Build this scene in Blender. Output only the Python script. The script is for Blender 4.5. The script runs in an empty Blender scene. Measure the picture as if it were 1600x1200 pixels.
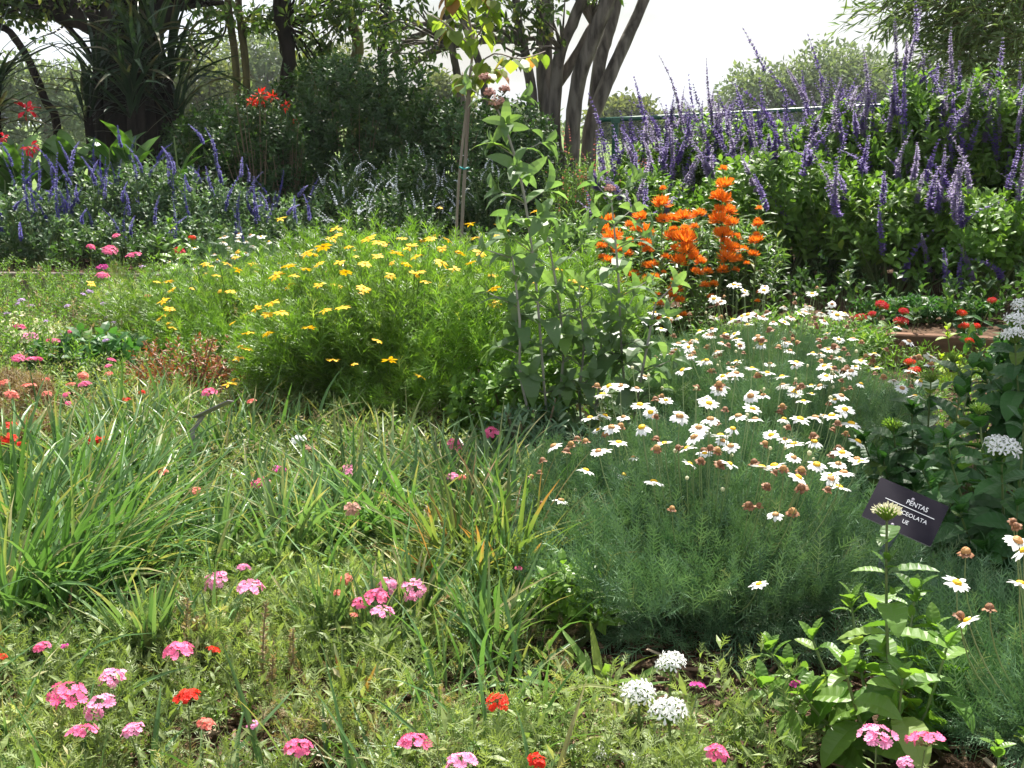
import bpy, math
import numpy as np
from mathutils import Vector, Matrix

# ---------------------------------------------------------------- camera, sky, sun, exposure
sc = bpy.context.scene
C = sc.collection
F_PX = 1900.0                     # focal length in pixels of the 1600 px wide photograph
CAM_H = 1.15
PITCH = math.radians(12.03)
cam_d = bpy.data.cameras.new('camera'); cam = bpy.data.objects.new('camera', cam_d); C.objects.link(cam)
cam_d.sensor_width = 36.0; cam_d.lens = 36.0 * F_PX / 1600.0
cam_d.clip_start = 0.05; cam_d.clip_end = 3000
cam.location = (0, 0, CAM_H); cam.rotation_euler = (math.pi / 2 - PITCH, 0, 0)
sc.camera = cam

SUN_EL = math.radians(57); SUN_AZ = math.radians(14)       # azimuth from +Y towards +X
TO_SUN = Vector((math.sin(SUN_AZ) * math.cos(SUN_EL), math.cos(SUN_AZ) * math.cos(SUN_EL), math.sin(SUN_EL)))
world = bpy.data.worlds.new('World'); sc.world = world; world.use_nodes = True
nt = world.node_tree; nt.nodes.clear()
wo = nt.nodes.new('ShaderNodeOutputWorld'); bg = nt.nodes.new('ShaderNodeBackground')
sky = nt.nodes.new('ShaderNodeTexSky'); sky.sky_type = 'NISHITA'; sky.sun_disc = False
sky.sun_elevation = SUN_EL; sky.sun_rotation = SUN_AZ; sky.altitude = 20
sky.air_density = 1.0; sky.dust_density = 3.0; sky.ozone_density = 1.0
tc = nt.nodes.new('ShaderNodeTexCoord'); mp = nt.nodes.new('ShaderNodeMapping'); mp.inputs['Scale'].default_value = (1.2, 1.2, 3.5)
nz = nt.nodes.new('ShaderNodeTexNoise'); nz.inputs['Scale'].default_value = 2.2; nz.inputs['Detail'].default_value = 7
cr = nt.nodes.new('ShaderNodeValToRGB'); cr.color_ramp.elements[0].position = 0.33; cr.color_ramp.elements[1].position = 0.60
mx = nt.nodes.new('ShaderNodeMix'); mx.data_type = 'RGBA'; mx.inputs[7].default_value = (8.2, 8.7, 9.2, 1)
nt.links.new(tc.outputs['Generated'], mp.inputs[0]); nt.links.new(mp.outputs[0], nz.inputs['Vector'])
nt.links.new(nz.outputs['Fac'], cr.inputs[0]); nt.links.new(cr.outputs[0], mx.inputs[0])
nt.links.new(sky.outputs[0], mx.inputs[6]); nt.links.new(mx.outputs[2], bg.inputs['Color'])
bg.inputs['Strength'].default_value = 0.052
nt.links.new(bg.outputs[0], wo.inputs[0])
sun_d = bpy.data.lights.new('sun', 'SUN'); sun = bpy.data.objects.new('sun', sun_d); C.objects.link(sun)
sun_d.energy = 5.0; sun_d.angle = math.radians(0.5); sun_d.color = (1.0, 0.95, 0.86)
sun.rotation_euler = TO_SUN.to_track_quat('Z', 'Y').to_euler(); sun.location = (6, 12, 20)
sc.view_settings.view_transform = 'Standard'; sc.view_settings.look = 'None'
sc.view_settings.exposure = 1.46; sc.view_settings.gamma = 1.0; sc.view_settings.use_curve_mapping = False
cy = sc.cycles
cy.max_bounces = 6; cy.diffuse_bounces = 3; cy.glossy_bounces = 2; cy.transmission_bounces = 4; cy.transparent_max_bounces = 6
cy.caustics_reflective = False; cy.caustics_refractive = False

# ---------------------------------------------------------------- pixel <-> world helpers (photograph pixels)
cp, sp = math.cos(PITCH), math.sin(PITCH)
def ray(px, py):
    a = (px - 800) / F_PX; b = (600 - py) / F_PX
    return Vector((a, cp + b * sp, -sp + b * cp))
def wp(px, py, Y):
    r = ray(px, py); return Vector((0, 0, CAM_H)) + r * (Y / r.y)
def hp(px, py, z):
    r = ray(px, py); return Vector((0, 0, CAM_H)) + r * ((z - CAM_H) / r.z)
BED = [(-9, 9.2), (-3.9, 8.45), (-1.9, 8.25), (-0.3, 7.3), (1.35, 6.05), (2.45, 5.75), (9, 5.1)]
BED_Z = 0.13
def bed_y(x):
    return float(np.interp(x, [b[0] for b in BED], [b[1] for b in BED]))
def gz(x, y):
    return BED_Z if y > bed_y(x) else 0.0

# ---------------------------------------------------------------- mesh builder
def nrm(v): return v / np.maximum(np.linalg.norm(v, axis=-1, keepdims=True), 1e-9)
class Geo:
    def __init__(s): s.V = []; s.F = []; s.A = []; s.n = 0
    def add(s, V, F, var=0.5, mat=0):
        V = np.asarray(V, float).reshape(-1, 3); s.V.append(V)
        for f in (F if isinstance(F, list) else [F]):
            f = np.asarray(f, int)
            if f.size: s.F.append((f + s.n, mat))
        s.A.append(np.broadcast_to(np.asarray(var, float), (len(V),)).copy()); s.n += len(V)
    def inst(s, T, pos, R, sc_, var, mat=0):
        V, F = T; K = len(pos); n = len(V)
        if K == 0: return
        sc_ = np.broadcast_to(np.asarray(sc_, float), (K,)) if np.ndim(sc_) < 2 else np.asarray(sc_)
        VV = V[None] * (sc_[:, None, None] if sc_.ndim == 1 else sc_[:, None, :])
        W = np.einsum('kij,knj->kni', R, VV) + np.asarray(pos)[:, None, :]
        off = (np.arange(K) * n)[:, None, None]
        s.add(W.reshape(-1, 3), [(np.asarray(f)[None] + off).reshape(-1, np.asarray(f).shape[1]) for f in F], np.repeat(np.broadcast_to(var, (K,)), n), mat)
    def mesh(s, name, mats, smooth=False):
        me = bpy.data.meshes.new(name)
        V = np.concatenate(s.V); nl = sum(f.size for f, m in s.F); nf = sum(len(f) for f, m in s.F)
        me.vertices.add(len(V)); me.vertices.foreach_set('co', V.ravel().astype(np.float32))
        me.loops.add(nl); me.loops.foreach_set('vertex_index', np.concatenate([f.ravel() for f, m in s.F]).astype(np.int32))
        me.polygons.add(nf)
        sizes = np.concatenate([np.full(len(f), f.shape[1]) for f, m in s.F])
        st = np.concatenate([[0], np.cumsum(sizes)[:-1]])
        me.polygons.foreach_set('loop_start', st.astype(np.int32)); me.polygons.foreach_set('loop_total', sizes.astype(np.int32))
        me.polygons.foreach_set('material_index', np.concatenate([np.full(len(f), m) for f, m in s.F]).astype(np.int32))
        me.polygons.foreach_set('use_smooth', np.full(nf, smooth))
        a = me.attributes.new('v', 'FLOAT', 'POINT'); a.data.foreach_set('value', np.concatenate(s.A).astype(np.float32))
        for m in (mats if isinstance(mats, list) else [mats]): me.materials.append(m)
        me.update(calc_edges=True); return me

def link(name, data, parent=None, loc=None, rot=None, scale=None):
    o = bpy.data.objects.new(name, data); C.objects.link(o)
    if parent: o.parent = parent
    if loc is not None: o.location = loc
    if rot is not None:
        if isinstance(rot, tuple): o.rotation_euler = rot
        else: o.rotation_euler = rot.to_euler()
    if scale is not None: o.scale = (scale,) * 3 if not hasattr(scale, '__len__') else scale
    return o
def tag(o, label=None, cat=None, group=None, kind=None):
    if label: o['label'] = label
    if cat: o['category'] = cat
    if group: o['group'] = group
    if kind: o['kind'] = kind
    return o
def thing(name, label, cat, loc=(0, 0, 0), group=None, rotz=0):
    return tag(link(name, None, None, loc, (0, 0, rotz)), label, cat, group)
def part(name, geo, mats, parent=None, loc=None, rot=None, smooth=False, scale=None):
    me = geo.mesh(name, mats, smooth) if isinstance(geo, Geo) else geo
    return link(name, me, parent, loc, rot, scale)

# ---------------------------------------------------------------- templates
def leaf_t(n=3, w=0.2, a=0.6, b=0.8, bend=0.5, fold=0.05, wav=0.0, rib=0.0):
    t = np.linspace(0, 1, n + 1); pr = (t + 1e-4) ** a * (1 - t + 1e-4) ** b; pr = pr / ((a / (a + b)) ** a * (b / (a + b)) ** b)
    ang = bend * (t - 0.2); y = np.concatenate([[0], np.cumsum(np.cos((ang[1:] + ang[:-1]) / 2)) / n]); z = -np.concatenate([[0], np.cumsum(np.sin((ang[1:] + ang[:-1]) / 2)) / n])
    V = []
    for i in range(n + 1):
        ww = w * max(pr[i], 0.03) * 0.5; k = wav * math.sin(i * 2.4); z = z.copy(); zr = rib * (-1) ** i * pr[i]
        V += [(-ww, y[i], z[i] + fold * pr[i] + k * w + zr), (0, y[i] - (rib > 0) * .03 * pr[i], z[i]), (ww, y[i], z[i] + fold * pr[i] - k * w + zr)]
    Fq = []
    for i in range(n):
        q = i * 3; Fq += [(q, q + 1, q + 4, q + 3), (q + 1, q + 2, q + 5, q + 4)]
    return np.array(V), [np.array(Fq)]
def diamond_t(w=0.35, d=0.1):
    return np.array([(0, 0, 0), (w / 2, .45, d), (0, 1, -d), (-w / 2, .45, d)]), [np.array([(0, 1, 2), (0, 2, 3)])]
def merge_t(lst):
    V = []; F = {}; n = 0
    for v, fs in lst:
        V.append(v)
        for f in fs: F.setdefault(f.shape[1], []).append(f + n)
        n += len(v)
    return np.concatenate(V), [np.concatenate(x) for x in F.values()]
def xf(T, M, s=1.0, t=(0, 0, 0)):
    return (T[0] * s) @ np.array(M).T + np.array(t), T[1]
def frames(D, U):
    Y = nrm(D); X = np.cross(Y, U); bad = np.linalg.norm(X, axis=-1) < 1e-4; X[bad] = (1, 0, 0); X = nrm(X); Z = np.cross(X, Y)
    return np.stack([X, Y, Z], axis=-1)
def frond_t(pairs=5, w=0.022, pl=0.32, seed=0):
    r = np.random.default_rng(seed); L = []
    def strip(p, d, l, ww):
        d = np.array(d, float); d /= np.linalg.norm(d); x = np.cross(d, (0, 0, 1)); x /= np.linalg.norm(x) + 1e-9
        p = np.array(p); q = p + d * l
        return np.array([p - x * ww, p + x * ww, q + x * ww * .5, q - x * ww * .5]), [np.array([(0, 1, 2, 3)])]
    L.append(strip((0, 0, 0), (0, 1, 0), 1, w * .6))
    for i in range(pairs):
        y = .25 + .7 * i / pairs; ll = pl * (1 - .4 * i / pairs)
        for s in (-1, 1): L.append(strip((0, y, 0), (s * .75, .8, r.uniform(-.5, .6)), ll * r.uniform(.7, 1.1), w * .55))
    return merge_t(L)
def ortho(D):
    A = np.cross(D, np.array([0.31, 0.57, 0.76])); A = nrm(A); return A, np.cross(D, A)
def jit(rng, K, s): return rng.normal(0, s, (K, 3))
def dome(rng, K, r, inner=0.35, low=-0.05, lump=0.12, seed=0, bias=0.0):
    D = nrm(rng.normal(0, 1, (K * 3, 3))); D = D[D[:, 2] > low][:K]
    rs = np.random.default_rng(seed); k = rs.normal(0, 3.2, (5, 3)); ph = rs.uniform(0, 6, 5)
    l = 1 + lump * np.sin(D @ k.T + ph).sum(1) / 1.6
    rad = (1 - inner * rng.random(len(D)) ** 1.7) * l
    return D * rad[:, None] * np.array(r), nrm(D / np.array(r) * min(r))
def shoots(g, Ts, P, D, rng, nodes=4, gap=0.02, size=0.05, spread=1.0, pairs=2, mat=0, taper=0.45, v0=None, whorl=90):
    K = len(P); A, B = ortho(D); az0 = rng.uniform(0, 6.28, K)
    v0 = rng.random(K) if v0 is None else v0
    for i in range(nodes):
        for s in range(pairs):
            az = az0 + math.radians(whorl) * i + s * 2 * math.pi / pairs + rng.normal(0, .25, K)
            sprd = spread * (1 - .35 * i / max(nodes, 1)) + rng.normal(0, .15, K)
            Pp = A * np.cos(az)[:, None] + B * np.sin(az)[:, None]
            d = D * np.cos(sprd)[:, None] + Pp * np.sin(sprd)[:, None]
            T = Ts[(2 * i + s) % len(Ts)] if isinstance(Ts, list) else Ts
            g.inst(T, P + D * (gap * i), frames(d, D + jit(rng, K, .15)), size * (1 - taper * i / max(nodes, 1)) * rng.uniform(.75, 1.2, K), np.clip(v0 * .6 + rng.random(K) * .4, 0, 1), mat)
def tubes(g, P0, P1, P2, r0, r1, n=3, sides=3, mat=0, var=0.5):
    P0, P1, P2 = [np.asarray(p, float).reshape(-1, 3) for p in (P0, P1, P2)]; K = len(P0)
    t = np.linspace(0, 1, n + 1)[None, :, None]
    P = (1 - t) ** 2 * P0[:, None] + 2 * t * (1 - t) * P1[:, None] + t * t * P2[:, None]
    T = nrm(np.gradient(P, axis=1)); A = nrm(np.cross(T, np.array([0.9, 0.35, 0.21]))); B = np.cross(T, A)
    r = (r0 + (r1 - r0) * t) * np.ones((K, n + 1, 1)) if np.ndim(r0) == 0 else np.asarray(r0)[:, None, None] * (1 - t) + np.asarray(r1)[:, None, None] * t
    th = np.arange(sides) * 2 * math.pi / sides
    ring = P[:, :, None, :] + r[:, :, None, :] * (A[:, :, None, :] * np.cos(th)[None, None, :, None] + B[:, :, None, :] * np.sin(th)[None, None, :, None])
    V = ring.reshape(-1, 3); F = []
    for i in range(n):
        for j in range(sides):
            F.append((i * sides + j, i * sides + (j + 1) % sides, (i + 1) * sides + (j + 1) % sides, (i + 1) * sides + j))
    F = np.array(F)[None] + (np.arange(K) * (n + 1) * sides)[:, None, None]
    g.add(V, F.reshape(-1, 4), np.repeat(np.broadcast_to(var, (K,)), (n + 1) * sides), mat)
def poly_tube(g, pts, rad, sides=8, mat=0, lump=0.0, rng=None, sub=3):
    pts = np.array([tuple(p) for p in pts], float); rad = np.array(rad, float); n = len(pts)
    t = np.arange(n); tt = np.linspace(0, n - 1, (n - 1) * sub + 1)
    def cr_(y):
        out = []
        for u in tt:
            i = min(int(u), n - 2); f = u - i; p0 = y[max(i - 1, 0)]; p1 = y[i]; p2 = y[i + 1]; p3 = y[min(i + 2, n - 1)]
            out.append(.5 * (2 * p1 + (p2 - p0) * f + (2 * p0 - 5 * p1 + 4 * p2 - p3) * f * f + (3 * p1 - p0 - 3 * p2 + p3) * f ** 3))
        return np.array(out)
    P = cr_(pts); R = np.interp(tt, t, rad); T = nrm(np.gradient(P, axis=0)); A = nrm(np.cross(T, np.array([0.3, 0.9, 0.1]))); B = np.cross(T, A)
    th = np.arange(sides) * 2 * math.pi / sides
    rr = R[:, None] * np.ones((1, sides))
    if lump and rng is not None: rr = rr * (1 + lump * rng.normal(0, 1, rr.shape)) * (1 + lump * 1.5 * rng.normal(0, 1, (1, sides)))
    V = P[:, None] + rr[..., None] * (A[:, None] * np.cos(th)[None, :, None] + B[:, None] * np.sin(th)[None, :, None])
    m = len(P); F = [(i * sides + j, i * sides + (j + 1) % sides, (i + 1) * sides + (j + 1) % sides, (i + 1) * sides + j) for i in range(m - 1) for j in range(sides)]
    V = V.reshape(-1, 3); cap = [P[0], P[-1]]; k = len(V)
    V = np.concatenate([V, cap]); F3 = [(k, (j + 1) % sides, j) for j in range(sides)] + [(k + 1, (m - 1) * sides + j, (m - 1) * sides + (j + 1) % sides) for j in range(sides)]
    g.add(V, [np.array(F), np.array(F3)], 0.5, mat)
def box(g, c, s, R=None, mat=0, var=0.5):
    v = np.array([(x, y, z) for x in (-.5, .5) for y in (-.5, .5) for z in (-.5, .5)]) * np.array(s)
    if R is not None: v = v @ np.array(R).T
    g.add(v + np.array(c), np.array([(0, 1, 3, 2), (4, 6, 7, 5), (0, 4, 5, 1), (2, 3, 7, 6), (0, 2, 6, 4), (1, 5, 7, 3)]), var, mat)
def blades(g, base, az, L, w, lean, bend, rng, n=5, mat=0, fold=0.25, var=0.5, tipf=0.0):
    base = np.asarray(base, float); K = len(base); t = np.linspace(0, 1, n + 1)[None]
    th = lean[:, None] + bend[:, None] * t ** 1.4
    dz = np.cos(th); dr = np.sin(th); seg = (L / n)[:, None]
    z = np.concatenate([np.zeros((K, 1)), np.cumsum((dz[:, 1:] + dz[:, :-1]) / 2 * seg, 1)], 1)
    r = np.concatenate([np.zeros((K, 1)), np.cumsum((dr[:, 1:] + dr[:, :-1]) / 2 * seg, 1)], 1)
    azt = az[:, None] + rng.normal(0, .25, (K, 1)) * t
    cx, sx = np.cos(azt), np.sin(azt)
    P = np.stack([base[:, 0:1] + r * cx, base[:, 1:2] + r * sx, np.maximum(base[:, 2:3] + z, .004)], -1)
    tw = rng.uniform(-1.0, 1.0, (K, 1)) * t
    side = np.stack([-sx, cx, np.zeros_like(cx)], -1); up = np.stack([-dz * cx, -dz * sx, dr], -1)
    S = side * np.cos(tw)[..., None] + up * np.sin(tw)[..., None]; N = up * np.cos(tw)[..., None] - side * np.sin(tw)[..., None]
    pr = (np.minimum(1, .35 + 1.7 * t) * (1 - t ** 1.9) + .02) * w[:, None] / 2
    V = np.stack([P - S * pr[..., None] + N * (fold * pr)[..., None], P, P + S * pr[..., None] + N * (fold * pr)[..., None]], 2).reshape(-1, 3)
    F = []
    for i in range(n):
        q = i * 3; F += [(q, q + 1, q + 4, q + 3), (q + 1, q + 2, q + 5, q + 4)]
    F = np.array(F)[None] + (np.arange(K) * (n + 1) * 3)[:, None, None]
    vv = np.repeat(np.broadcast_to(var, (K,)), (n + 1) * 3).reshape(K, n + 1, 3).copy(); br_ = rng.random(K) < .22; vv[br_, n - 1:, :] = .97; vv[br_, n - 2, :] = .88
    g.add(V, F.reshape(-1, 4), vv.ravel(), mat)

# ---------------------------------------------------------------- materials
def rgba(c): return (c[0], c[1], c[2], 1)
def base_mat(name):
    m = bpy.data.materials.new(name); m.use_nodes = True; n = m.node_tree; n.nodes.clear()
    o = n.nodes.new('ShaderNodeOutputMaterial'); p = n.nodes.new('ShaderNodeBsdfPrincipled'); n.links.new(p.outputs[0], o.inputs[0]); return m, n, o, p
def leafm(name, c1, c2, c3=None, trans=0.4, rough=0.5, spec=0.4, tint=1.25, back=None):
    m, n, o, p = base_mat(name)
    at = n.nodes.new('ShaderNodeAttribute'); at.attribute_name = 'v'
    r = n.nodes.new('ShaderNodeValToRGB'); e = r.color_ramp.elements
    e[0].position = 0.0; e[0].color = rgba(c1); e[1].position = 0.85; e[1].color = rgba(c2)
    if c3: k = e.new(0.97); k.color = rgba(c3)
    n.links.new(at.outputs['Fac'], r.inputs[0])
    nz_ = n.nodes.new('ShaderNodeTexNoise'); nz_.inputs['Scale'].default_value = 2.3; nz_.inputs['Detail'].default_value = 2
    tcn = n.nodes.new('ShaderNodeNewGeometry'); n.links.new(tcn.outputs['Position'], nz_.inputs['Vector'])
    hs = n.nodes.new('ShaderNodeHueSaturation'); mr = n.nodes.new('ShaderNodeMapRange')
    mr.inputs[1].default_value = .3; mr.inputs[2].default_value = .7; mr.inputs[3].default_value = .75; mr.inputs[4].default_value = 1.25
    n.links.new(nz_.outputs['Fac'], mr.inputs[0]); n.links.new(mr.outputs[0], hs.inputs['Value']); n.links.new(r.outputs[0], hs.inputs['Color'])
    col = hs.outputs[0]
    if back:
        mb = n.nodes.new('ShaderNodeMix'); mb.data_type = 'RGBA'; mb.inputs[7].default_value = rgba(back)
        n.links.new(tcn.outputs['Backfacing'], mb.inputs[0]); n.links.new(col, mb.inputs[6]); col = mb.outputs[2]
    n.links.new(col, p.inputs['Base Color']); p.inputs['Roughness'].default_value = rough; p.inputs['Specular IOR Level'].default_value = spec
    if trans > 0:
        t = n.nodes.new('ShaderNodeBsdfTranslucent'); g_ = n.nodes.new('ShaderNodeMix'); g_.data_type = 'RGBA'; g_.blend_type = 'MULTIPLY'; g_.inputs[0].default_value = 1
        g_.inputs[7].default_value = (tint * 1.15, tint * 1.2, tint * .55, 1)
        n.links.new(hs.outputs[0], g_.inputs[6]); n.links.new(g_.outputs[2], t.inputs[0])
        x = n.nodes.new('ShaderNodeMixShader'); x.inputs[0].default_value = trans
        n.links.new(p.outputs[0], x.inputs[1]); n.links.new(t.outputs[0], x.inputs[2]); n.links.new(x.outputs[0], o.inputs[0])
    return m
def petalm(name, c1, c2, trans=0.3, rough=0.6):
    m, n, o, p = base_mat(name)
    at = n.nodes.new('ShaderNodeAttribute'); at.attribute_name = 'v'
    r = n.nodes.new('ShaderNodeMix'); r.data_type = 'RGBA'; r.inputs[6].default_value = rgba(c1); r.inputs[7].default_value = rgba(c2)
    n.links.new(at.outputs['Fac'], r.inputs[0]); n.links.new(r.outputs[2], p.inputs['Base Color']); p.inputs['Roughness'].default_value = rough; p.inputs['Specular IOR Level'].default_value = .25
    t = n.nodes.new('ShaderNodeBsdfTranslucent'); n.links.new(r.outputs[2], t.inputs[0])
    x = n.nodes.new('ShaderNodeMixShader'); x.inputs[0].default_value = trans
    n.links.new(p.outputs[0], x.inputs[1]); n.links.new(t.outputs[0], x.inputs[2]); n.links.new(x.outputs[0], o.inputs[0])
    return m
def solidm(name, c1, c2, scale=20, rough=0.7, bump=0.3, stretch=(1, 1, 1), spec=0.3, detail=5, lo=.35, hi=.65, dist=0.004):
    m, n, o, p = base_mat(name)
    tcn = n.nodes.new('ShaderNodeTexCoord'); mp_ = n.nodes.new('ShaderNodeMapping'); mp_.inputs['Scale'].default_value = stretch
    nz_ = n.nodes.new('ShaderNodeTexNoise'); nz_.inputs['Scale'].default_value = scale; nz_.inputs['Detail'].default_value = detail
    r = n.nodes.new('ShaderNodeValToRGB'); e = r.color_ramp.elements; e[0].position = lo; e[0].color = rgba(c1); e[1].position = hi; e[1].color = rgba(c2)
    n.links.new(tcn.outputs['Object'], mp_.inputs[0]); n.links.new(mp_.outputs[0], nz_.inputs['Vector']); n.links.new(nz_.outputs['Fac'], r.inputs[0])
    n.links.new(r.outputs[0], p.inputs['Base Color']); p.inputs['Roughness'].default_value = rough; p.inputs['Specular IOR Level'].default_value = spec
    if bump:
        b = n.nodes.new('ShaderNodeBump'); b.inputs['Strength'].default_value = bump; b.inputs['Distance'].default_value = dist
        n.links.new(nz_.outputs['Fac'], b.inputs['Height']); n.links.new(b.outputs[0], p.inputs['Normal'])
    return m
M = {}
M['grass_blade'] = leafm('grass_blade', (.06, .14, .035), (.125, .235, .08), (.30, .28, .12), .30, .42, .35)
M['blue_blade'] = leafm('blue_blade', (.07, .145, .05), (.16, .255, .10), (.33, .30, .15), .28, .40, .4)
M['dying_blade'] = leafm('dying_blade', (.07, .13, .03), (.15, .18, .06), (.26, .13, .05), .4, .5)
M['bright_leaf'] = leafm('bright_leaf', (.065, .15, .02), (.18, .31, .045), (.34, .40, .09), .38, .4)
M['silver_frond'] = leafm('silver_frond', (.036, .10, .045), (.16, .27, .14), (.24, .27, .14), .16, .5)
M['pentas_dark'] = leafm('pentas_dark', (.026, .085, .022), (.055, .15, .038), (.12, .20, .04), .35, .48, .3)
M['salvia_leaf'] = leafm('salvia_leaf', (.065, .15, .025), (.15, .26, .05), (.27, .35, .06), .38, .48, .3)
M['salvia_grey'] = leafm('salvia_grey', (.05, .11, .05), (.12, .20, .095), None, .35, .5)
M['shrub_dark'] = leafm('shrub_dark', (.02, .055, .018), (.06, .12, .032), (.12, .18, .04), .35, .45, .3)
M['bush_grey'] = leafm('bush_grey', (.085, .16, .06), (.15, .235, .105), (.15, .26, .05), .48, .45, .4, back=(.17, .23, .13))
M['cover_leaf'] = leafm('cover_leaf', (.12, .19, .05), (.27, .335, .12), (.45, .39, .22), .35, .5)
M['dry_leaf'] = leafm('dry_leaf', (.24, .17, .09), (.40, .31, .18), (.16, .08, .04), .3, .6)
M['rust_leaf'] = leafm('rust_leaf', (.16, .05, .02), (.30, .10, .04), None, .3, .5)
M['canna_leaf'] = leafm('canna_leaf', (.03, .08, .02), (.09, .19, .03), None, .4, .35, .5)
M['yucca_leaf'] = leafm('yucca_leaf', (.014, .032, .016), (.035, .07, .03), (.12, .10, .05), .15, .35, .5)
M['heart_leaf'] = leafm('heart_leaf', (.12, .20, .03), (.24, .28, .06), (.34, .15, .06), .55, .45)
M['tree_leaf'] = leafm('tree_leaf', (.035, .075, .018), (.09, .145, .035), (.20, .22, .06), .4, .4)
M['far_leaf'] = leafm('far_leaf', (.12, .165, .095), (.20, .245, .145), None, .3, .7, .1)  # distance haze put into the leaf colour as a paler green
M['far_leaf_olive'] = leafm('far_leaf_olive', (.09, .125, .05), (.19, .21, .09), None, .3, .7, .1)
M['bamboo_leaf'] = leafm('bamboo_leaf', (.09, .155, .055), (.19, .26, .11), None, .4, .4)
M['lime_leaf'] = leafm('lime_leaf', (.26, .38, .03), (.34, .46, .05), None, .5, .5)
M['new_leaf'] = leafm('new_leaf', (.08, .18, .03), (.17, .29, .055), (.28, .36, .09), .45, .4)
M['orange_leaf'] = leafm('orange_leaf', (.06, .13, .03), (.13, .22, .07), (.2, .2, .08), .4, .45)
M['pale_stem'] = leafm('pale_stem', (.17, .24, .09), (.27, .33, .15), None, 0)
M['green_stem'] = leafm('green_stem', (.09, .15, .04), (.17, .22, .08), None, 0)
M['brown_stem'] = leafm('brown_stem', (.13, .09, .05), (.24, .18, .11), None, 0)
M['grey_stem'] = leafm('grey_stem', (.22, .2, .17), (.36, .34, .3), None, 0)
M['white_petal'] = petalm('white_petal', (.80, .80, .78), (.88, .88, .86), .2)
M['cream_petal'] = petalm('cream_petal', (.66, .64, .38), (.80, .76, .52), .2)
M['yellow_petal'] = petalm('yellow_petal', (.80, .45, .006), (.86, .56, .01), .3)
M['gold_disc'] = petalm('gold_disc', (.62, .34, .01), (.80, .50, .02), .0)
M['tan_disc'] = petalm('tan_disc', (.34, .17, .06), (.50, .27, .10), .0)
M['brown_disc'] = petalm('brown_disc', (.13, .06, .03), (.32, .15, .07), .0)
M['pink'] = petalm('pink', (.86, .10, .27), (.92, .24, .44), .3)
M['light_pink'] = petalm('light_pink', (.88, .26, .48), (.94, .42, .64), .3)
M['hot_red'] = petalm('hot_red', (.72, .015, .012), (.85, .05, .02), .3)
M['salmon'] = petalm('salmon', (.75, .16, .12), (.85, .30, .24), .3)
M['magenta'] = petalm('magenta', (.55, .03, .26), (.72, .10, .42), .3)
M['lilac'] = petalm('lilac', (.50, .30, .62), (.66, .48, .76), .3)
M['faded'] = petalm('faded', (.55, .26, .22), (.66, .38, .32), .3)
M['crimson'] = petalm('crimson', (.50, .008, .02), (.68, .03, .05), .3)
M['coral'] = petalm('coral', (.60, .10, .08), (.74, .20, .16), .3)
M['purple'] = petalm('purple', (.095, .055, .26), (.24, .16, .46), .3)
M['faded_purple'] = petalm('faded_purple', (.20, .14, .32), (.38, .32, .50), .3)
M['deep_purple'] = petalm('deep_purple', (.05, .045, .26), (.15, .12, .48), .25)
M['pale_blue'] = petalm('pale_blue', (.55, .60, .70), (.74, .78, .84), .3)
M['orange'] = petalm('orange', (.84, .21, .015), (.90, .32, .025), .35)
M['dusty_pink'] = petalm('dusty_pink', (.45, .22, .20), (.55, .32, .26), .3)
M['bark_grey'] = solidm('bark_grey', (.055, .046, .04), (.21, .185, .16), 14, .85, .9, (1, 1, .18), .15, dist=.03)
M['bark_dark'] = solidm('bark_dark', (.010, .008, .007), (.035, .028, .023), 12, .9, .9, (1, 1, .25), .1, dist=.03)
M['bark_moss'] = solidm('bark_moss', (.05, .04, .025), (.17, .15, .07), 12, .9, .9, (1, 1, .25), .1, dist=.03)
M['mulch'] = leafm('mulch', (.055, .030, .018), (.20, .13, .085), (.42, .33, .24), 0, .85, .15)
M['fence_green'] = solidm('fence_green', (.012, .07, .045), (.02, .10, .065), 30, .4, .05, spec=.5)
M['grey_timber'] = solidm('grey_timber', (.10, .085, .075), (.24, .20, .18), 9, .85, .6, (.12, 1, 1), .15)
M['brown_timber'] = solidm('brown_timber', (.08, .045, .03), (.22, .125, .08), 14, .9, .9, (.12, 1, 1), .15)
M['stake_timber'] = solidm('stake_timber', (.15, .12, .10), (.30, .26, .22), 14, .8, .6, (1, 1, .08), .15)
M['teal_tie'] = solidm('teal_tie', (.01, .22, .22), (.02, .28, .28), 20, .5, .05)
M['sign_face'] = solidm('sign_face', (.006, .004, .012), (.015, .012, .021), 14, .65, .05, spec=.15)
M['sign_edge'] = solidm('sign_edge', (.36, .32, .38), (.44, .40, .46), 60, .35, 0, spec=.5)
M['sign_ink'] = solidm('sign_ink', (.72, .72, .76), (.80, .80, .82), 60, .5, 0)
M['sign_post'] = solidm('sign_post', (.20, .22, .27), (.28, .30, .36), 40, .35, .02, spec=.6)
M['old_sign'] = solidm('old_sign', (.20, .18, .20), (.32, .29, .31), 30, .5, .1)
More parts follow.
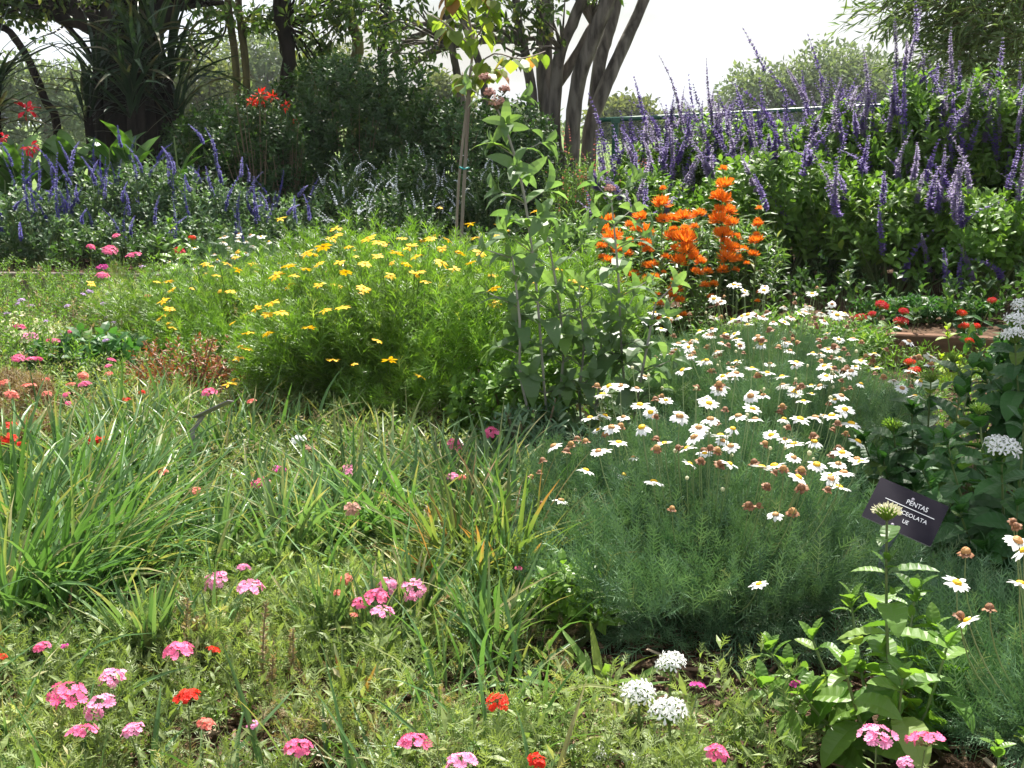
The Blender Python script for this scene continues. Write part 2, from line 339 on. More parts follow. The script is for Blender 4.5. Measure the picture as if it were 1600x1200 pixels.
# ---------------------------------------------------------------- setting
def ground_mat():
    m, n, o, p = base_mat('soil'); g = n.nodes.new('ShaderNodeNewGeometry')
    n1 = n.nodes.new('ShaderNodeTexNoise'); n1.inputs['Scale'].default_value = 45; n1.inputs['Detail'].default_value = 6
    n2 = n.nodes.new('ShaderNodeTexNoise'); n2.inputs['Scale'].default_value = 3; n2.inputs['Detail'].default_value = 4
    r = n.nodes.new('ShaderNodeValToRGB'); e = r.color_ramp.elements; e[0].position = .3; e[0].color = (.03, .018, .011, 1); e[1].position = .7; e[1].color = (.13, .08, .05, 1)
    r2 = n.nodes.new('ShaderNodeValToRGB'); e = r2.color_ramp.elements; e[0].position = .35; e[0].color = (.09, .15, .035, 1); e[1].position = .7; e[1].color = (.16, .22, .06, 1)
    sx = n.nodes.new('ShaderNodeSeparateXYZ'); mr = n.nodes.new('ShaderNodeMapRange'); mr.inputs[1].default_value = 12.5; mr.inputs[2].default_value = 14
    mx_ = n.nodes.new('ShaderNodeMix'); mx_.data_type = 'RGBA'; b = n.nodes.new('ShaderNodeBump'); b.inputs['Strength'].default_value = .8; b.inputs['Distance'].default_value = .02
    for k in (n1, n2): n.links.new(g.outputs['Position'], k.inputs['Vector'])
    n.links.new(g.outputs['Position'], sx.inputs[0]); n.links.new(sx.outputs['Y'], mr.inputs[0])
    n.links.new(n1.outputs['Fac'], r.inputs[0]); n.links.new(n2.outputs['Fac'], r2.inputs[0]); n.links.new(mr.outputs[0], mx_.inputs[0])
    n.links.new(r.outputs[0], mx_.inputs[6]); n.links.new(r2.outputs[0], mx_.inputs[7]); n.links.new(mx_.outputs[2], p.inputs['Base Color'])
    n.links.new(n1.outputs['Fac'], b.inputs['Height']); n.links.new(b.outputs[0], p.inputs['Normal']); p.inputs['Roughness'].default_value = .95; p.inputs['Specular IOR Level'].default_value = .1
    return m
M['soil'] = ground_mat()
g = Geo()
ys = np.concatenate([np.linspace(-20, 0, 5), np.linspace(.4, 14, 90), np.array([18, 25, 40, 80, 160, 400, 900])]); xs = np.concatenate([[-900, -200, -60, -25], np.linspace(-12, 12, 120), [25, 60, 200, 900]])
X, Y = np.meshgrid(xs, ys); Z = .012 * np.sin(X * 3.1 + Y * 2.3) * np.sin(Y * 4.7 - X * 1.9) - .014
Z = np.where((Y > 14) | (abs(X) > 12), -.014, Z); nx = len(xs)
F = [(j * nx + i, j * nx + i + 1, (j + 1) * nx + i + 1, (j + 1) * nx + i) for j in range(len(ys) - 1) for i in range(nx - 1)]
g.add(np.stack([X, Y, Z], -1), np.array(F)); tag(part('ground', g, M['soil'], smooth=True), kind='structure')
g = Geo(); V = []; F = []
xs = np.linspace(-9, 9, 60); fy = [bed_y(x) for x in xs]
for x, y in zip(xs, fy): V += [(x, y, -.05), (x, y, BED_Z), (x, 13.6, BED_Z + .005), (x, 14.0, -.02)]
for i in range(59):
    for k in range(3): a = i * 4 + k; F.append((a, a + 4, a + 5, a + 1))
g.add(V, np.array(F)); tag(part('garden_bed_soil', g, M['soil']), kind='structure')
def border(name, label, pts, mat, group):
    t = thing(name, label, 'edging', (pts[0][0], pts[0][1], 0), group)
    for i in range(len(pts) - 1):
        a = Vector(pts[i]); b = Vector(pts[i + 1]); d = b - a; L = d.length; ang = math.atan2(d.y, d.x); nb = max(1, round(L / 1.2))
        for k in range(nb):
            g = Geo(); l = L / nb - .012; s = .055
            prof = [(-.02, 0), (-.02, BED_Z + .015), (-.014, BED_Z + .022), (s - .006, BED_Z + .022), (s, BED_Z + .015), (s, 0)]
            V = [(x, -y_, z) for x in (0, l) for y_, z in prof]; m_ = len(prof)
            Fs = [np.array([(j, (j + 1) % m_, m_ + (j + 1) % m_, m_ + j) for j in range(m_)]), np.array([tuple(range(m_)), tuple(range(2 * m_ - 1, m_ - 1, -1))])]
            g.add(V, Fs); c = a + d * (k / nb)
            part('plank', g, M[mat], t, (c.x - pts[0][0], c.y - pts[0][1], 0), (0, 0, ang + .01 * (k % 2)))
border('timber_border', 'weathered grey timber edging in front of the blue salvias at left', [BED[0], BED[1], BED[2], (-1.2, 7.85)], 'grey_timber', 'timber bed edging')
border('timber_border', 'reddish brown timber edging behind the white daisies, below the red flowers', [BED[4], BED[5], (5.5, 5.46)], 'brown_timber', 'timber bed edging')

# fence
fa = wp(936, 188, 12.0); fb = wp(1372, 166, 11.6); fc = wp(1850, 150, 11.2)
t = thing('chain_link_fence', 'green chain link fence with round top rail behind purple salvia', 'fence', (fa.x, fa.y, 0))
o0 = Vector((fa.x, fa.y, 0)); g = Geo()
poly_tube(g, [fa - o0, (fa + fb) / 2 - o0, fb - o0, fc - o0], [.024] * 4, 10); part('rail', g, M['fence_green'], t, smooth=True)
for u in (.03, .5, .97):
    q = fa.lerp(fc, u); g = Geo(); poly_tube(g, [Vector((q.x, q.y + .0, -.1)) - o0, Vector((q.x, q.y, q.z - .02)) - o0], [.034, .034], 12)
    box(g, (q.x - o0.x, q.y - o0.y, q.z - .01), (.085, .07, .05)); part('post', g, M['fence_green'], t, smooth=False)
g = Geo(); L = (fc - fa); n = 150; h = 1.1
P0 = []; P1 = []
for i in range(-20, n):
    for s in (0, 1):
        u0 = i / n; u1 = (i + 22) / n
        a, b = (u0, u1) if s == 0 else (u1, u0)
        lo = max(min(a, b), 0); hi = min(max(a, b), 1)
        if hi <= lo: continue
        def pt(u, z): q = fa.lerp(fc, u); return Vector((q.x, q.y + .03, q.z - h + z * (h - .03))) - o0
        f = lambda u: (u - a) / (b - a)
        P0.append(pt(lo, f(lo))); P1.append(pt(hi, f(hi)))
P0 = np.array([tuple(p) for p in P0]); P1 = np.array([tuple(p) for p in P1])
tubes(g, P0, (P0 + P1) / 2, P1, .0019, .0019, 1, 3); part('wire_mesh', g, M['fence_green'], t)

# ---------------------------------------------------------------- trees
LEAF2 = leaf_t(2, .42, .7, .7, .5, .04); LEAFD = diamond_t(.5, .08); LANCE3 = leaf_t(3, .2, .6, .8, .7, .03)
def crown_leaves(g, rng, blobs, size, T, twigs=None, mat=0):
    for c, r, k in blobs:
        P, N = dome(rng, k, r, .75, -1, .25, int(rng.integers(1e6))); K = len(P)
        ncl = max(3, K // 22); cc = P[rng.integers(0, K, ncl)]; idx = rng.integers(0, ncl, K)
        P = .35 * P + .65 * (cc[idx] + rng.normal(0, 1, (K, 3)) * np.array(r) * .13)
        D = nrm(N * .3 + jit(rng, K, .7) + np.array([0, 0, -.25])); U = nrm(jit(rng, K, .55) + np.array([0, 0, .8]))
        g.inst(T, P + np.array(tuple(c)), frames(D, U), size * rng.uniform(.6, 1.3, K), rng.random(K), mat)
        if twigs is not None:
            src, gg, rad = twigs; s = min(src, key=lambda q: (Vector(q) - Vector(tuple(c))).length)
            ends = cc[:14] * .9 + np.array(tuple(c)); m = len(ends); S = np.repeat(np.array([tuple(s)]), m, 0)
            mid = S * .45 + ends * .55 + rng.normal(0, .12, (m, 3)) + np.array([0, 0, .1]); tubes(gg, S, mid, ends, rad, rad * .25, 4, 5)
def tree(name, label, cat, base, limbs, blobs, bark, leaf, size, T=LEAF2, seed=0, group=None, twr=.02, srcs=None, lump=.06, sides=10):
    rng = np.random.default_rng(seed); base = Vector(base); t = thing(name, label, cat, base, group)
    g = Geo(); tips = []
    for pts, rad in limbs:
        pts = [Vector(p) - base for p in pts]; poly_tube(g, pts, rad, sides, 0, lump, rng, 4); tips.append(tuple(pts[-1])); tips.append(tuple(pts[len(pts) // 2]))
    bl = [(Vector(c) - base, r, k) for c, r, k in blobs]; gl = Geo()
    crown_leaves(gl, rng, bl, size, T, (tips, g, twr)); part('trunk', g, M[bark], t, smooth=True); part('crown', gl, M[leaf], t)
    return t
def up(p, dz, dx=0, dy=0): return (p.x + dx, p.y + dy, p.z + dz)
YT = 13.0
def W(px, py, Y=YT): return wp(px, py, Y)
def gb(px, Y, z=BED_Z): p = wp(px, 200, Y); return Vector((p.x, p.y, z - .1))
# many-stemmed tree right of centre
b0 = gb(872, YT)
def root(L, x):
    P, w = L; return ([Vector((wp(x, 300, YT).x, P[0].y, .0))] + P, [w[0] * 1.1] + w)
k = .0068   # metres per photo pixel at 13 m
def limb(pts, w, Y=YT): 
    P = [W(x, y, Y + dy) for x, y, dy in pts]; return (P, [ww * k * .43 for ww in w])
limbs = [
 limb([(828, 240, 0), (832, 160, -.1), (822, 90, -.2), (808, 20, -.2), (800, -120, -.1), (790, -300, 0)], [20, 20, 16, 14, 12, 6]),
 limb([(868, 262, 0), (860, 200, 0), (850, 100, .1), (852, 0, .2), (845, -160, .2), (870, -380, 0)], [36, 32, 31, 30, 24, 10]),
 limb([(866, 230, -.1), (868, 140, -.1), (876, 80, -.2), (900, 22, -.3), (925, -60, -.4), (930, -250, -.4)], [24, 24, 22, 20, 16, 8]),
 limb([(892, 262, -.1), (895, 190, -.2), (905, 120, -.3), (930, 50, -.4), (958, -30, -.5), (1000, -250, -.6)], [32, 29, 28, 28, 25, 10]),
 limb([(918, 262, 0), (925, 190, 0), (948, 130, 0), (975, 70, .1), (1008, -5, .2), (1060, -160, .2), (1090, -300, 0)], [30, 28, 25, 22, 20, 14, 6]),
 limb([(930, 165, .1), (937, 100, .2), (950, 55, .3), (966, -5, .4), (985, -150, .4)], [26, 24, 21, 19, 10]),
 limb([(866, 140, .1), (885, 112, .05), (905, 78, 0), (925, 40, -.1)], [17, 19, 17, 13]),
 limb([(838, 60, 0), (815, 58, .2), (770, 45, .4), (715, 40, .6), (650, 38, .7), (600, 60, .8)], [9, 11, 11, 10, 8, 5]),
 limb([(772, 300, .4), (764, 200, .4), (752, 112, .4), (735, 60, .4), (712, -10, .4), (700, -120, .4)], [18, 16, 15, 15, 14, 10]),
 limb([(738, 300, .4), (728, 200, .4), (716, 125, .4), (706, 70, .3), (700, 10, .3), (690, -120, .3)], [20, 18, 16, 14, 13, 8]),
 limb([(625, 118, .6), (660, 90, .5), (700, 72, .4), (760, 62, .3), (825, 62, .2)], [7, 13, 16, 16, 15]),
 limb([(612, 90, .8), (640, 62, .7), (665, 50, .7), (700, 20, .6), (750, -60, .5)], [8, 12, 11, 8, 5])]
blobs = [(W(840, -330, 12.6), (1.6, 1.5, .8), 1700), (W(1040, -330, 12.6), (1.3, 1.3, .7), 1100), (W(640, -300, 12.8), (1.6, 1.4, .9), 1500),
 (W(700, -60, 12.6), (.8, .6, .45), 420), (W(620, 20, 12.8), (.55, .5, .45), 260), (W(840, 20, 12.6), (.5, .4, .6), 220), (W(770, 30, 12.5), (.55, .5, .4), 200), (W(960, -50, 12.5), (.5, .4, .35), 120), (W(880, -60, 12.6), (.7, .5, .35), 260), (W(668, 90, 12.8), (.45, .4, .25), 110)]
tree('many_stemmed_tree', 'large grey barked tree with many leaning trunks left of the green fence', 'tree', b0, [root(l, x) if x else l for l, x in zip(limbs, (838, 862, 872, 892, 915, 0, 0, 0, 780, 745, 0, 0))], blobs, 'bark_grey', 'tree_leaf', .11, LEAF2, 3, 'trees behind the flower bed', .018)
# twin trunks, single trunk, centre pair
def simple(name, label, px0, pts, w, bark, blobs, seed, Y=14.0, leaf='tree_leaf', size=.11):
    P = [wp(x, y, Y) for x, y in pts]; kk = Y / F_PX; b = gb(px0, Y); P = [Vector((P[0].x, Y, b.z))] + P
    return tree(name, label, 'tree', b, [(P, [w[0] * kk * .62] + [q * kk / 2 for q in w])], blobs, bark, leaf, size, LEAF2, seed, 'trees behind the flower bed', .016)
simple('slim_tree', 'slim mossy trunk, left one of the pair beside the dark palm like tree', 372, [(371, 160), (366, 80), (357, 20), (350, -80), (340, -260)], [11, 11, 11, 10, 7], 'bark_moss', [(wp(350, -250, 13.8), (1.3, 1.3, .8), 900), (wp(330, 20, 13.8), (.4, .3, .35), 170), (wp(300, 80, 13.9), (.35, .3, .3), 140)], 11)
simple('slim_tree', 'slim mossy trunk, right one of the pair behind the red flowers', 386, [(386, 160), (383, 100), (376, 40), (372, 0), (380, -120), (400, -300)], [10, 11, 11, 11, 10, 6], 'bark_moss', [(wp(420, -260, 13.8), (1.3, 1.3, .8), 900), (wp(410, 20, 13.9), (.4, .3, .3), 90)], 12)
simple('dark_trunk_tree', 'single dark trunk standing alone above the red flower clusters', 447, [(448, 150), (452, 90), (444, 40), (440, -20), (450, -160), (470, -330)], [22, 22, 25, 27, 22, 10], 'bark_dark', [(wp(470, -300, 13.6), (1.5, 1.4, .9), 1400), (wp(480, 10, 13.8), (.5, .35, .4), 160), (wp(500, 90, 14.2), (.4, .3, .3), 140), (wp(415, 30, 14.1), (.35, .3, .35), 170), (wp(480, 110, 14.3), (.35, .3, .25), 150), (wp(520, -10, 14.2), (.6, .4, .3), 260)], 13)
simple('bent_tree', 'mossy bent trunk in the middle behind the tall dark shrub', 548, [(552, 130), (560, 70), (545, 20), (540, -80), (560, -280)], [18, 17, 16, 14, 7], 'bark_moss', [(wp(560, -280, 14.3), (1.4, 1.3, .8), 1100), (wp(545, 30, 14.2), (.55, .4, .5), 260), (wp(505, 60, 14.2), (.4, .35, .4), 140)], 14, 14.4)
simple('straight_tree', 'straight dark trunk just right of the bent mossy one', 597, [(597, 110), (598, 60), (602, 10), (606, -80), (600, -250)], [14, 14, 16, 16, 8], 'bark_dark', [(wp(620, -260, 13.6), (1.3, 1.2, .8), 900), (wp(590, 40, 13.8), (.5, .4, .4), 200)], 15, 13.8)
# big dark tree at left with strappy plants round it
kk = 12.6 / F_PX; P = lambda x, y, Y=12.6: wp(x, y, Y)
bl = gb(205, 12.6)
limbs = [([Vector((P(208, 0).x, 12.6, bl.z)), P(205, 190), P(200, 100), P(205, 30), P(215, -60), P(230, -300)], [.62, .42, .34, .32, .27, .1]),
 ([P(190, 110), P(170, 60), P(135, 30), P(95, 22), P(60, -20), (P(40, -160))], [.12, .16, .15, .12, .10, .05]),
 ([P(150, 40), P(110, 5), P(80, -20), P(30, -120)], [.07, .08, .08, .04]), ([P(150, 100), P(130, 70), P(105, 40), P(98, 22)], [.02, .03, .03, .02]),
 ([P(225, 60), P(262, 10), P(300, -60), P(330, -200)], [.1, .12, .1, .05]), ([P(232, 30), P(262, 18), P(295, 8), P(350, 4)], [.03, .04, .035, .02])]
blobs = [(P(200, -330), (1.9, 1.6, .9), 2300), (P(40, -270), (1.7, 1.5, .9), 1800), (P(130, 0), (.8, .6, .28), 560), (P(40, 25), (.6, .45, .3), 420), (P(20, -20), (.7, .5, .3), 400), (P(300, -10), (.6, .5, .25), 280), (P(215, 0, 12.3), (.5, .4, .5), 300)]
tree('big_dark_tree', 'thick dark tree with arching low limbs and strappy leaves round its trunk', 'tree', bl, limbs, blobs, 'bark_dark', 'tree_leaf', .10, LEAF2, 21, 'trees behind the flower bed', .02)
simple('leaning_tree', 'thin bare dark trunk leaning up to the left edge', 84, [(88, 195), (72, 160), (45, 95), (15, 50), (-20, 20), (-120, -160)], [13, 13, 12, 11, 10, 6], 'bark_dark', [(wp(-150, -200, 12.4), (1.3, 1.2, .7), 900)], 22, 12.4)
def yucca(label, heads, stalk, seed, L=.75, w=.05, n=70, mat='yucca_leaf', group='strappy plants round the big dark tree', name='dracaena_plant'):
    rng = np.random.default_rng(seed); b = Vector((heads[0].x, heads[0].y, BED_Z)); t = thing(name, label, 'plant', b, group); gs = Geo(); gl = Geo()
    for h_ in heads:
        hh = h_ - b; poly_tube(gs, [(hh.x * .3, hh.y * .3, -.1), (hh.x * .7, hh.y * .7, hh.z * .5), hh], [stalk, stalk, stalk * .8], 8, 0, .08, rng)
        K = n; bs = np.array([tuple(hh)]) + np.stack([rng.normal(0, .02, K), rng.normal(0, .02, K), rng.uniform(-.25, .06, K)], -1)
        blades(gl, bs, rng.uniform(0, 6.28, K), L * rng.uniform(.7, 1.1, K), w * rng.uniform(.8, 1.2, K), rng.uniform(.1, 1.5, K), rng.uniform(.2, 1.5, K), rng, 6, 0, .3, rng.random(K))
    part('stem', gs, M['bark_dark'], t, smooth=True); part('foliage', gl, M[mat], t)
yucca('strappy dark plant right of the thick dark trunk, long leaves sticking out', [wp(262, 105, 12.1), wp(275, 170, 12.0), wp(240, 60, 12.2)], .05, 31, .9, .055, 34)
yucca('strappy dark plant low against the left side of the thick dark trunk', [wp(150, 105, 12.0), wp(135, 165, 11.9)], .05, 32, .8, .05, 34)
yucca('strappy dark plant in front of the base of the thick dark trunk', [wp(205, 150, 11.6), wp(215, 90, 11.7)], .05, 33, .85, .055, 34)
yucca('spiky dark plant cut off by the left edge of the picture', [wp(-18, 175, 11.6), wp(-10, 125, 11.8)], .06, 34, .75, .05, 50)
# bamboo-like tree hanging in at the upper right
BL = leaf_t(2, .16, .5, .7, .4, .02); rng = np.random.default_rng(41)
def bamboo(label, base, culms, blobs, seed):
    rng = np.random.default_rng(seed); b = Vector(base); t = thing('willowy_tree', label, 'tree', b, 'willowy trees at the right'); g = Geo(); gl = Geo(); tips = []
    for pts, rad in culms:
        pts = [Vector(p) - b for p in pts]; poly_tube(g, pts, rad, 8, 0, .03, rng); tips += [tuple(pts[-1]), tuple(pts[-2])]
    for c, r, K in blobs:
        c = np.array(tuple(Vector(c) - b)); Pp, N = dome(rng, K, r, .8, -1, .2, seed); K = len(Pp); ncl = K // 9; cc = Pp[rng.integers(0, K, ncl)]; dr = nrm(jit(rng, ncl, .5) + np.array([-.9, -.1, -.35])); ix = rng.integers(0, ncl, K)
        Pp = cc[ix] + dr[ix] * rng.uniform(0, .28, K)[:, None]; D = nrm(dr[ix] + jit(rng, K, .45)); gl.inst(BL, Pp + c, frames(D, nrm(jit(rng, K, .6) + np.array([0, 0, .6]))), .115 * rng.uniform(.6, 1.25, K), rng.random(K))
        tubes(g, cc + c, cc + c + dr * .15, cc + c + dr * .3, .003, .001, 2, 3)
        s = np.array(min(tips, key=lambda q: np.linalg.norm(np.array(q) - c))); e = cc[:26] + c; S = np.repeat(s[None], len(e), 0); tubes(g, S, (S + e) / 2 + np.array([0, 0, .15]), e, .009, .003, 4, 4)
    part('trunk', g, M['bark_moss'], t, smooth=True); part('crown', gl, M['bamboo_leaf'], t)
bb = Vector((4.9, 9.4, 0))
bamboo('willowy tree with narrow hanging leaves filling the upper right corner', bb, [([bb, (4.7, 9.3, 1.5), (4.4, 9.2, 2.6), (3.8, 9.0, 3.3)], [.05, .045, .035, .015]), ([bb, (5.0, 9.4, 1.8), (4.6, 9.2, 2.7)], [.05, .04, .015]), ([bb, (4.6, 9.4, 1.2), (4.0, 9.3, 2.0), (3.5, 9.2, 2.4)], [.04, .035, .025, .01])],
 [(wp(1450, 15, 9.2), (.42, .35, .16), 650), (wp(1540, 60, 9.3), (.45, .5, .45), 2100), (wp(1600, 10, 9.4), (.6, .6, .55), 2600), (wp(1520, -60, 9.3), (.75, .6, .35), 2200), (wp(1640, 120, 9.6), (.5, .5, .6), 1800), (wp(1390, 5, 9.0), (.22, .2, .12), 90)], 42)
bc = Vector((3.6, 5.6, 0))  # out-of-view tree, added so its crown shades the dark leaved pentas
tree('shade_tree', 'tree just beyond the right side whose high crown shades the dark leaved plants', 'tree', bc, [([bc, (3.5, 5.6, 1.5), (3.0, 5.8, 3.2), (2.4, 6.0, 4.4)], [.10, .08, .06, .03]), ([(3.5, 5.6, 1.5), (3.9, 5.7, 3), (3.9, 5.7, 4.2)], [.06, .05, .02])],
 [((2.35, 6.1, 4.5), (.75, .85, .5), 2300), ((3.4, 5.8, 4.4), (.9, .9, .6), 1900), ((1.9, 5.2, 4.3), (.55, .5, .3), 700)], 'bark_moss', 'tree_leaf', .12, LEAF2, 44, None, .012)
# far trees beyond the fence
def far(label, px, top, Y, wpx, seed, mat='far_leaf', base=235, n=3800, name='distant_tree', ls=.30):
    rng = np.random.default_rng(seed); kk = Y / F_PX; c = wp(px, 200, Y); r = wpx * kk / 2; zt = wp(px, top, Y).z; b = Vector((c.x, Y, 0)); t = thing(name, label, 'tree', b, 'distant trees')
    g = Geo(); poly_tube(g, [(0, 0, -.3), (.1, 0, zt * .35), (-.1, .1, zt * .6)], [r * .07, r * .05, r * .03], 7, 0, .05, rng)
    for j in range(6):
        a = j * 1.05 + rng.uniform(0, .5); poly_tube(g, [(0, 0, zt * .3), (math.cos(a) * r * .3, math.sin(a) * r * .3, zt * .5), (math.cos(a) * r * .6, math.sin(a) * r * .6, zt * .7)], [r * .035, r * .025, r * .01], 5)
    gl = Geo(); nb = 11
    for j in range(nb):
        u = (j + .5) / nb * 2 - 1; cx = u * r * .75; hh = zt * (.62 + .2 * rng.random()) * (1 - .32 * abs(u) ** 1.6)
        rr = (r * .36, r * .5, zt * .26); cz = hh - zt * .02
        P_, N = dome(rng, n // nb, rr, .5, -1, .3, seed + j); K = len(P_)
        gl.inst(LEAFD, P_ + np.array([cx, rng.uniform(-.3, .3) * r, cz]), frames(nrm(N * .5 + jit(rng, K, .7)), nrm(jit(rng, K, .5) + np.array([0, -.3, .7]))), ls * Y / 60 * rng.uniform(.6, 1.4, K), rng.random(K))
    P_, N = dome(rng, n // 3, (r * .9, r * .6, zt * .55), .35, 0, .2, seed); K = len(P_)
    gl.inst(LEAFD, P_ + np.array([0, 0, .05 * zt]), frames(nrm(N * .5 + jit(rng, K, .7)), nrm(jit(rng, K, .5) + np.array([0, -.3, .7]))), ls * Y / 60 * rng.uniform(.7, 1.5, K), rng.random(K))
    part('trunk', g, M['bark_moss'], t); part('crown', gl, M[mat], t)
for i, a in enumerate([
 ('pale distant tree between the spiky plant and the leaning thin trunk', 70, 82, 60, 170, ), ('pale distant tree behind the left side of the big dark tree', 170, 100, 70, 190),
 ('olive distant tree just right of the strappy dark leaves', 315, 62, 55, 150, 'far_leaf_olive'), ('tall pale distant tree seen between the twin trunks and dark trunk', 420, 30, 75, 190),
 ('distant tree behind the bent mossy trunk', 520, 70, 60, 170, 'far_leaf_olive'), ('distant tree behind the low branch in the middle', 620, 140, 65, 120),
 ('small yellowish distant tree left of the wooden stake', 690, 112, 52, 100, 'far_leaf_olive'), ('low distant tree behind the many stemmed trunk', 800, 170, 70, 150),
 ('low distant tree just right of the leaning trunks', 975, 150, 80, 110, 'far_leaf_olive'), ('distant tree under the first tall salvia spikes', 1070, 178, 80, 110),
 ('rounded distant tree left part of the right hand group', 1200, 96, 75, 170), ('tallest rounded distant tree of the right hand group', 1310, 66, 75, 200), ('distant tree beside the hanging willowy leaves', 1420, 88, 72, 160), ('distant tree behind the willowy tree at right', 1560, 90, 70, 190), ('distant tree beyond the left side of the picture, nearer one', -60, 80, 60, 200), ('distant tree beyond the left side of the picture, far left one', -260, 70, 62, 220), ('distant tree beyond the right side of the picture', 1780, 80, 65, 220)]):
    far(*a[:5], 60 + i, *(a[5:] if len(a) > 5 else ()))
# ---------------------------------------------------------------- flower and leaf meshes shared by many plants
def zrot(v): return Vector(v).to_track_quat('Z', 'Y')
def tilt(rng, s=.25, toward=(0, 0, 0)): return zrot((rng.normal(0, s) + toward[0], rng.normal(0, s) + toward[1], 1)) @ Matrix.Rotation(rng.uniform(0, 6.28), 4, 'Z').to_quaternion()
def daisy_meshes(pet, disc, name, seed, n=15, R=.027, rd=.0085, droop=.15, wid=.0085, dh=.5):
    rng = np.random.default_rng(seed); g = Geo()
    pt = leaf_t(3, wid / R * 1.35, .45, .28, .5, -.02)
    for i in range(n):
        if rng.random() < (.05 if seed % 3 else .2): continue
        a = 2 * math.pi * i / n + rng.normal(0, .06); d = np.array([[math.cos(a), math.sin(a), rng.normal(-droop * .3, .12)]])
        g.inst(pt, np.array([[math.cos(a) * rd * .5, math.sin(a) * rd * .5, rng.uniform(0, .0012)]]), frames(d, np.array([[0, 0, 1.]])), R * rng.uniform(.85, 1.08), rng.random(1))
    h = Geo(); m = 12; V = []; F = []
    for j in range(5):
        ph = j / 4 * 1.45; 
        for i in range(m): V.append((rd * math.cos(ph) * math.cos(i * 2 * math.pi / m), rd * math.cos(ph) * math.sin(i * 2 * math.pi / m), rd * dh * math.sin(ph) * 1.3 + rng.normal(0, .0003) + .0008))
    for j in range(4):
        for i in range(m): F.append((j * m + i, j * m + (i + 1) % m, (j + 1) * m + (i + 1) % m, (j + 1) * m + i))
    h.add(V, np.array(F), rng.random(len(V)))
    return g.mesh(name + '_petals', M[pet]), h.mesh(name + '_disc', M[disc])
def floret_t(n=5, r=1.0, notch=.75, cup=.25, wid=.85):
    V = [(0, 0, 0)]; F = []
    for i in range(n):
        a = 2 * math.pi * i / n; w = wid * math.pi / n
        V += [(r * .8 * math.cos(a - w), r * .8 * math.sin(a - w), cup * .8), (r * math.cos(a - w * .4), r * math.sin(a - w * .4), cup), (r * notch * math.cos(a), r * notch * math.sin(a), cup * .6), (r * math.cos(a + w * .4), r * math.sin(a + w * .4), cup), (r * .8 * math.cos(a + w), r * .8 * math.sin(a + w), cup * .8)]
        q = 1 + i * 5; F += [(0, q, q + 1), (0, q + 1, q + 2), (0, q + 2, q + 3), (0, q + 3, q + 4)]
    return np.array(V), [np.array(F)]
FLO = floret_t()
STAR = floret_t(5, 1.0, 1.05, .15, .42)
def head_mesh(mat, seed, R=.032, n=24, T=FLO, fs=.0095, flat=.42, name='flower_head', calyx='green_stem'):
    rng = np.random.default_rng(seed); g = Geo(); i = np.arange(n); th = np.arccos(1 - (i + .5) / n * .93); a = i * 2.39996 + rng.normal(0, .2, n)
    D = np.stack([np.sin(th) * np.cos(a), np.sin(th) * np.sin(a), np.cos(th)], -1); P = D * np.array([R - fs * .4, R - fs * .4, R * flat]) * rng.uniform(.85, 1.1, (n, 1))
    N = nrm(D * .8 + jit(rng, n, .25) + np.array([0, 0, .35])); A, B = ortho(N); Rr = np.stack([A, B, N], -1)
    g.inst(T, P, Rr, fs * rng.uniform(.8, 1.15, n), rng.random(n) * .8 + .2 * (i / n))
    tubes(g, np.zeros((n, 3)) + [0, 0, -R * .35], P * .5 + [0, 0, -R * .15], P, .0007, .0012, 2, 3, 1, .5)
    for q in range(8):
        b = q * .785; g.inst(leaf_t(2, .28, .5, .8, .6), np.array([[0, 0, -R * .3]]), frames(np.array([[math.cos(b), math.sin(b), .25]]), np.array([[0, 0, 1.]])), R * .7, .5, 1)
    return g.mesh(name, [M[mat], M[calyx]])
HEADS = {}
def heads(col):
    if col not in HEADS: HEADS[col] = [head_mesh(col, 100 + i + len(HEADS) * 7, n=[24, 18, 30][i], flat=[.42, .3, .5][i]) for i in range(3)]
    return HEADS[col]
FINE = frond_t(4, .05, .42, 5); VLEAF = leaf_t(2, .3, .5, .7, .4, .03)
def verb_fol(seed, leaf):
    rng = np.random.default_rng(seed); g = Geo(); tubes(g, [(0, 0, -.01)], [(rng.normal(0, .02), rng.normal(0, .02), .06)], [(0, 0, .128)], .0016, .0012, 4, 5, 1)
    K = 10; a = rng.uniform(0, 6.28, K); P0 = np.zeros((K, 3)); E = np.stack([np.cos(a) * .05, np.sin(a) * .05, rng.uniform(.02, .07, K)], -1); tubes(g, P0, E * [.6, .6, .4], E, .0012, .0008, 3, 3, 1)
    shoots(g, VLEAF if leaf else FINE, E * .5, nrm(E + [0, 0, .05]), rng, 4, .011, .028, 1.0, 2, 0)
    z = np.linspace(.03, .10, 5); shoots(g, VLEAF if leaf else FINE, np.stack([0 * z, 0 * z, z], -1), np.tile([[0, 0, 1.]], (5, 1)), rng, 1, 0, .022, 1.1, 2, 0)
    return g.mesh('verbena_foliage', [M['cover_leaf'], M['green_stem']])
VF = [verb_fol(s, s % 2) for s in range(4)]
vn = [0]
def verbena(px, py, wpx, col, label, z=.15, name='verbena_plant', cat='verbena', group=None, headset=None):
    vn[0] += 1; rng = np.random.default_rng(500 + vn[0]); p = hp(px, py, z); gnd = gz(p.x, p.y)
    if gnd: p = hp(px, py, z + gnd)
    d = (p - Vector((0, 0, CAM_H))).length; r = wpx * d / F_PX / 2
    t = thing(name, label, cat, (p.x, p.y, gnd), group, 0)
    link('foliage', VF[vn[0] % 4], t, (0, 0, 0), (0, 0, rng.uniform(0, 6)), (1.1, 1.1, (z - .02) / .128))
    hs = (headset or heads(col)); hm = hs[vn[0] % len(hs)]
    link('flower_head', hm, t, (0, 0, z), tilt(rng, .22, (0, -.12)), (r / .032, r / .032, r / .032 * rng.uniform(.8, 1.15)))
    return t

